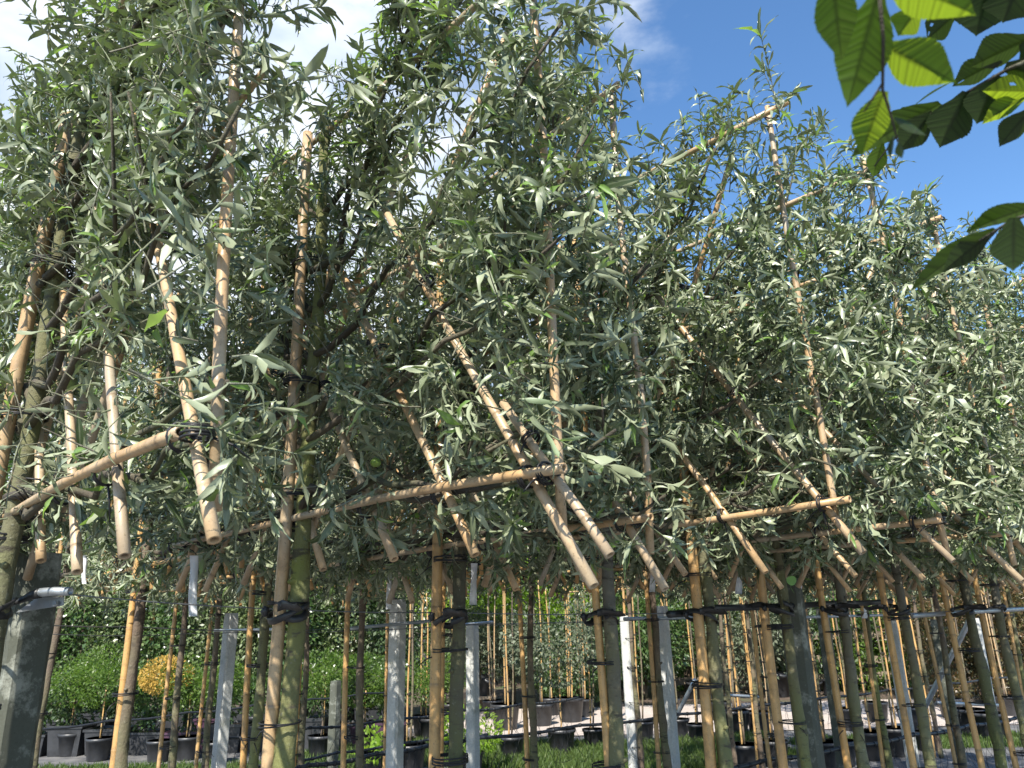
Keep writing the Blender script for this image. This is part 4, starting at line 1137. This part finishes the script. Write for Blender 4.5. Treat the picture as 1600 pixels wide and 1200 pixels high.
potted(1188, 1146, 36, 'black pot of the pale green stems, right one', tall=2.4, canes=2, stem_w=.018)
potted(1062, 1152, 30, 'black pot just right of the widest white post', tall=2.2)
potted(1092, 1160, 30, 'black pot behind the thick green trunk', tall=2.2)
potted(1168, 1206, 44, 'black pot at the bottom edge left of the grey post', tall=2.5)
potted(1212, 1196, 40, 'black pot low behind the thick grey post', tall=2.5)
potted(1294, 1200, 42, 'pair of black pots by the white post, left one', tall=2.5)
potted(1318, 1196, 40, 'pair of black pots by the white post, right one', tall=2.5)
potted(1366, 1186, 44, 'square looking dark pot right of the second white post', tall=2.5)
potted(1402, 1180, 44, 'dark pot behind the yellow cane', tall=2.5)
potted(1450, 1172, 30, 'dark pot right of the yellow cane', tall=2.4)
potted(1522, 1150, 44, 'large black pot under the steel brace', tall=2.3, canes=2)
potted(1550, 1156, 44, 'large black pot right of the steel brace', tall=2.3)
# dark row of big pots with tall evergreens: the left screen
EV = [(-60, 1168, 'evergreen'), (25, 1166, 'variegated'), (105, 1164, 'evergreen'), (190, 1162, 'variegated'), (262, 1160, 'evergreen'), (330, 1159, 'variegated'), (398, 1157, 'variegated'), (460, 1156, 'evergreen'),
      (522, 1154, 'variegated'), (585, 1150, 'dark')]
EVL = ['at the far left edge', 'pale leaved behind the dark post', 'dark leaved right of the dark post', 'pale leaved behind the round bright heads', 'dark behind the golden standard', 'pale leaved behind the white post at left',
       'pale leaved between white post and mossy trunk', 'dark right of the mossy trunk', 'pale leaved left of the tallest white post', 'darkest, behind the tallest white post']
for (x, y, mk), lb in zip(EV, EVL):
    p = atz(x, y, 0.0) * [1, 1, 1]; p = p * 1.0; p[1] += .9; p[0] *= 1 + .9 / (p[1] - .9); h = rnd.uniform(3.0, 3.5)
    t_ = thing('evergreen_tree', 'tall evergreen in black pot, ' + lb, 'tree', p, group='evergreen screen on the left')
    pot(t_, .5, .4)
    V, Q, ti, cc = leaf_cloud(p + [0, 0, .55 + (h - .5) / 2], (.62, .6, (h - .4) / 2), 9500, .075, 60, shell=.35, cl=.2)
    obj('crown', quads_mesh('crown', rel(t_, V), Q, ti, False), M[mk], t_)
    stem(t_, p + [0, 0, .3], p + [0, 0, h - .5], .035, .012, limbs=cc[:24])
# trees beyond the path
def big(name, label, x, y, d, rpx, mk, n, ls, base_z=0, cat='tree', ry=.85, shell=.5, clumps=60, trunk=.08, group=None, cl=.2):
    c = aty(x, y, d); r = rpx * d / F
    t_ = thing(name, label, cat, (c[0], c[1], 0), group=group)
    o, cc = crown(t_, c, (r, r, r * ry), n, ls, mk, clumps, shell, cl=cl)
    stem(t_, (c[0], c[1], 0), c + [0, 0, r * .3], trunk, trunk * .5, limbs=cc[:16])
    return t_
big('locust_tree', 'bright lime green tree behind the double orange cane', 745, 900, 15.5, 95, 'lime', 9000, .09)
big('locust_tree', 'lime green feathery tree in the middle gap of the photo', 850, 905, 16.5, 90, 'lime', 9000, .09)
big('locust_tree', 'small bright green tree seen left of the pale flecked trunk', 935, 915, 17.5, 80, 'bright', 8000, .09)
big('olive_tree', 'grey green bushy tree right of the tallest white post', 745, 1005, 14.8, 55, 'olive', 7500, .06, trunk=.05)
big('olive_tree', 'grey green bushy tree in the middle under the lime trees', 800, 1000, 15.6, 55, 'olive', 7500, .06, trunk=.05)
big('magnolia_tree', 'dark round glossy tree left of the pale flecked trunk', 898, 1030, 14.9, 62, 'evergreen', 9500, .08, trunk=.06)
big('laurel_tree', 'dark glossy tree between the pale trunk and white posts', 1000, 985, 16.5, 75, 'evergreen', 9000, .09)
big('laurel_tree', 'bright green tree behind the widest white post', 1062, 920, 17.5, 90, 'bright', 9000, .09)
big('beech_tree', 'dark tree with pale beige leaves right of the thick green trunk', 1170, 985, 16.5, 80, 'olive', 9000, .09)
big('laurel_tree', 'dark green tree behind the thick grey post', 1255, 975, 17.5, 85, 'dark', 8000, .1)
big('laurel_tree', 'green tree behind the second white post on the right', 1345, 1000, 17.2, 80, 'bright', 8000, .09)
big('laurel_tree', 'dark green tree right of the yellow cane', 1405, 950, 19, 85, 'evergreen', 7500, .1)
for i, (x, y, d, r, mk) in enumerate([(1458, 985, 14.8, 68, 'red'), (1520, 975, 15.2, 78, 'red'), (1585, 985, 14.5, 82, 'red'), (1640, 960, 14.8, 90, 'red')]):
    big('photinia_shrub', 'red and green leaved photinia ' + ['beside the steel brace', 'behind the very dark trunk', 'near the right edge', 'cut by the right edge'][i], x, y, d, r, mk, 9500, .07, cat='shrub', ry=1.35, trunk=.04, shell=.3,
        group='red photinia hedge at the right')
for i, (x, d) in enumerate([(1480, 13.9), (1560, 14.1)]):
    big('photinia_shrub', ['low red tinted shrub at the foot of the steel brace', 'low red tinted shrub at the path near the right edge'][i], x, 1075, d, 26, 'red', 2500, .06, cat='shrub', ry=.8, trunk=.02)
for i, (x, y, d, r, mk) in enumerate([(1075, 1065, 18, 30, 'bright'), (1260, 1065, 18.4, 32, 'bright'), (1330, 1062, 18.2, 34, 'bright'), (1400, 1066, 18, 30, 'evergreen'), (960, 1062, 19, 26, 'evergreen')]):
    big('garden_shrub', ['green shrub behind the fence right of the widest white post', 'green shrub behind the fence by the grey post', 'green shrub behind the fence at the second white post', 'dark shrub behind the fence at the yellow cane',
                         'dark low shrub behind the fence in the middle'][i], x, y, d, r, mk, 2600, .06, cat='shrub', trunk=.02)
# ------------------------------------------------------------------ post and rail fence beyond the path, with pots
def fence_section(x0, x1, d, label):
    a = aty(x0, 1000, d); b_ = aty(x1, 1000, d); t_ = thing('rail_fence', label, 'fence', (a[0], a[1], 0), group='wooden rail fence beyond the path')
    L_ = b_[0] - a[0]; n = max(2, int(L_ / 1.7) + 1)
    for k in range(n):
        mb = MB(); mb.box((L_ * k / (n - 1), 0, .6), (.1, .1, 1.2)); obj('post', mb.mesh('post', False), M['wood'], t_)
    for z in (1.08, .62, .28):
        for k in range(n - 1):
            mb = MB(); mb.box((L_ * (k + .5) / (n - 1), -.066, z + rnd.uniform(-.02, .02)), (L_ / (n - 1) * .985, .03, .14)); obj('rail', mb.mesh('rail', False), M['wood'], t_)
fence_section(735, 850, 18.2, 'low wooden rail fence behind the pots in the middle')
fence_section(900, 985, 18.6, 'weathered rail fence left of the slim white post')
fence_section(1020, 1430, 17.0, 'long weathered rail fence on the right behind the posts')
fence_section(1520, 1650, 16.6, 'wooden rail fence at the right edge by the photinias')
for i, (x, y, wp) in enumerate([(680, 1076, 18), (692, 1075, 18), (753, 1079, 26), (908, 1070, 20), (925, 1070, 20), (1085, 1100, 24), (1110, 1098, 24), (1218, 1088, 34), (1272, 1086, 22), (1298, 1085, 22)]):
    d = 14.6 if i < 3 else 16.2; p = aty(x, y + 6, d)
    t_ = thing('empty_pot', ['grey pot left of a pair seen right of the tallest white post', 'grey pot right of a pair seen right of the tallest white post', 'tipped black pot beside the double orange cane', 'pale pot on the fence shelf, left one', 'pale pot on the fence shelf, right one',
               'black pot beyond the path right of the widest white post', 'black pot beyond the path by the thick green trunk', 'large dark container behind the grey post', 'dark pot beyond the path, left of the white post', 'dark pot beyond the path, touching the white post'][i], 'pot',
               (p[0], p[1], p[2] if i < 5 else 0), group='loose pots beyond the path')
    pot(t_, wp * d / F, wp * d / F * .95); t_.rotation_euler = (.1 * (i % 3), .5 if i == 2 else .08, 0)
    if i < 5:                                       # the bench plank that carries them
        mb = MB(); mb.box((0, 0, -.045), (wp * d / F * 1.6, .4, .05)); mb.box((0, .1, -.07 - (p[2] - .07) / 2), (.1, .1, p[2] - .07)); b2 = obj('plank_stand', mb.mesh('plank_stand', False), M['wood'], None, 'plank stand under the ' + ['left pot of the pair', 'right pot of the pair', 'tipped black pot', 'pale pot, left one', 'pale pot, right one'][i], 'stand', 'plank stands beyond the path', loc=t_.location)
# ------------------------------------------------------------------ the dark wood behind everything
FAR = [(-120, 640, 24, 330, 'dark'), (120, 760, 23, 260, 'evergreen'), (330, 800, 25, 250, 'dark'), (520, 790, 26, 270, 'dark'), (700, 800, 28, 250, 'dark'), (880, 800, 27, 250, 'dark'), (1040, 780, 26, 250, 'evergreen'),
       (1200, 770, 28, 270, 'dark'), (1370, 780, 26, 250, 'dark'), (1540, 700, 24, 240, 'bright'), (1700, 660, 23, 280, 'dark')]
FL = ['far left edge', 'right of the dark post', 'behind the left white post', 'left of the tallest post', 'behind the double cane', 'in the middle distance', 'above the widest white post', 'above the grey post', 'behind the yellow cane', 'bright crowned near the right edge', 'at the right edge']
for (x, y, d, r, mk), lb in zip(FAR, FL):
    big('woodland_tree', 'tall woodland tree in the background, ' + lb, x, y, d, r, mk, 15000, .2, trunk=.25, shell=.45, clumps=110, ry=.9, group='woodland trees in the far background', cl=.15)
BL = ['beyond the left edge', 'at the left edge', 'behind the dark concrete post', 'behind the golden headed standard', 'behind the left white post', 'behind the bright mossy trunk', 'behind the tallest white post',
      'right of the double orange cane', 'behind the pale flecked trunk', 'behind the two white posts', 'behind the thick grey post', 'behind the yellow cane on the right', 'beside the steel brace', 'by the right edge', 'beyond the right edge']
for i, x in enumerate(range(-260, 1900, 180)):
    p = aty(x, 1000, 20.5 + (i % 2) * .8); t_ = thing('boundary_shrub', 'dark boundary shrub', 'shrub', (p[0], p[1], 0), group='dark shrubs behind the fence')
    t_['label'] = 'dark boundary shrub ' + BL[i]
    V, Q, ti, cc = leaf_cloud((p[0], p[1], 1.7), (2.0, 1.2, 1.9), 6500, .13, 70, shell=.3, cl=.2)
    obj('crown', quads_mesh('crown', rel(t_, V), Q, ti, False), M['dark'], t_)
    stem(t_, (p[0], p[1], 0), (p[0], p[1], 2.4), .06, .03, limbs=cc[:14])

# ------------------------------------------------------------------ dark containers crowded at the left
CL = ['before the dark post', 'under the first bright head', 'under the second bright head', 'under the golden head', 'right of the golden standard', 'at the foot of the left white post', 'behind the green mossy trunk', 'right of the mossy trunk', 'by the grey post stub', 'left of the tallest white post']
for row_, (dy, d0) in enumerate(((1158, 0), (1180, 0))):
    for i in range(10):
        x = 22 + i * 62 + row_ * 24; p = atz(x, dy - i * 1.4, 0.0); w_ = rnd.uniform(.42, .55); h = rnd.uniform(.26, .4)
        t_ = thing('black_container', ('far' if row_ == 0 else 'near') + ' dark plastic container ' + CL[i], 'container', p, group='dark containers crowded under the left hedge')
        mb = MB(); a = w_ / 2; b_ = .2
        prof = [(0, .86), (h * .9, .98), (h * .9, 1.05), (h, 1.05), (h, .97), (h * .9, .93)]
        V = []; 
        for z, q in prof: V += [(-a * q, -b_ * q, z), (a * q, -b_ * q, z), (a * q, b_ * q, z), (-a * q, b_ * q, z)]
        fs = [[k * 4 + j, k * 4 + (j + 1) % 4, (k + 1) * 4 + (j + 1) % 4, (k + 1) * 4 + j] for k in range(5) for j in range(4)]
        mb.add(V, fs); q = obj('tub', mb.mesh('tub', False), M['pot' if (i + row_) % 5 else 'pot_purple'], t_)
        mb = MB(); mb.add([(-a * .93, -b_ * .93, h * .9), (a * .93, -b_ * .93, h * .9), (a * .93, b_ * .93, h * .92), (-a * .93, b_ * .93, h * .9)], [[0, 1, 2, 3]]); obj('compost', mb.mesh('compost', False), M['soil'], t_)
        c = np.array([p[0], p[1], h + .34])
        crown(t_, c, (.3, .22, .32), 750, .07, 'dark' if i % 3 else 'evergreen', 14, .3, name='foliage')
        t_.rotation_euler.z = rnd.uniform(-.1, .1)

# ------------------------------------------------------------------ more slender staked trees crowding the middle distance
SL = [(545, 1140, 'left of the tallest white post'), (662, 1150, 'right of the tallest white post'), (705, 1128, 'behind the double orange cane'), (770, 1122, 'right of the half hidden white post'), (860, 1118, 'at the near path edge in the middle'), (912, 1120, 'left of the pale flecked trunk'),
      (958, 1128, 'right of the pale flecked trunk'), (1048, 1120, 'between the widest post and thick green trunk'), (1125, 1126, 'right of the thick green trunk'), (1205, 1130, 'left of the thick grey post'), (1268, 1135, 'between the grey post and white post'),
      (1330, 1140, 'right of the white post'), (1372, 1128, 'left of the yellow cane'), (1425, 1138, 'between yellow cane and steel brace'), (1488, 1122, 'left of the red hedge'), (1575, 1118, 'before the red hedge'), (60, 1150, 'by the dark post'), (220, 1150, 'beside the golden standard'), (400, 1150, 'right of the left white post'), (450, 1146, 'behind the bright mossy trunk')]
for i, (x, y, lb) in enumerate(SL):
    p = atz(x, y, 0.0); d = p[1]; h = rnd.uniform(2.0, 2.35)
    t_ = thing('staked_tree', 'slender staked sapling ' + lb, 'tree', p, group='slender staked saplings in the middle distance')
    pot(t_, .34, .28)
    stem(t_, p + [0, 0, .2], p + [rnd.uniform(-.08, .08), 0, h], .017, .011, 'bark_brown' if i % 2 else 'bark_grey')
    for q in range(1 + i % 2):
        o_ = np.array([.035 * (1 - 2 * q), -.02, 0]); obj('cane', cane_mesh(rel(t_, p + o_ + [0, 0, .2]), rel(t_, p + o_ + [rnd.uniform(-.05, .05), 0, h]), .0115, 7), M['bamboo_orange' if i % 3 else 'bamboo'], t_)
    for z in (.6, .95, 1.3, 1.65): obj('tie', tie_mesh(rel(t_, p + [0, 0, z]), [0, 0, 1], .032, 2, .003), M['tie'], t_)
    crown(t_, p + [0, 0, h + .35], (.5, .5, .5), 1300, .075, ('evergreen', 'dark', 'olive')[i % 3], 18, .3, cl=.28)
#print('TRIS', sum(len(o.data.polygons) * 2 for o in bpy.data.objects if o.type == 'MESH' and o.get('kind') == 'stuff'), len(bpy.data.objects))
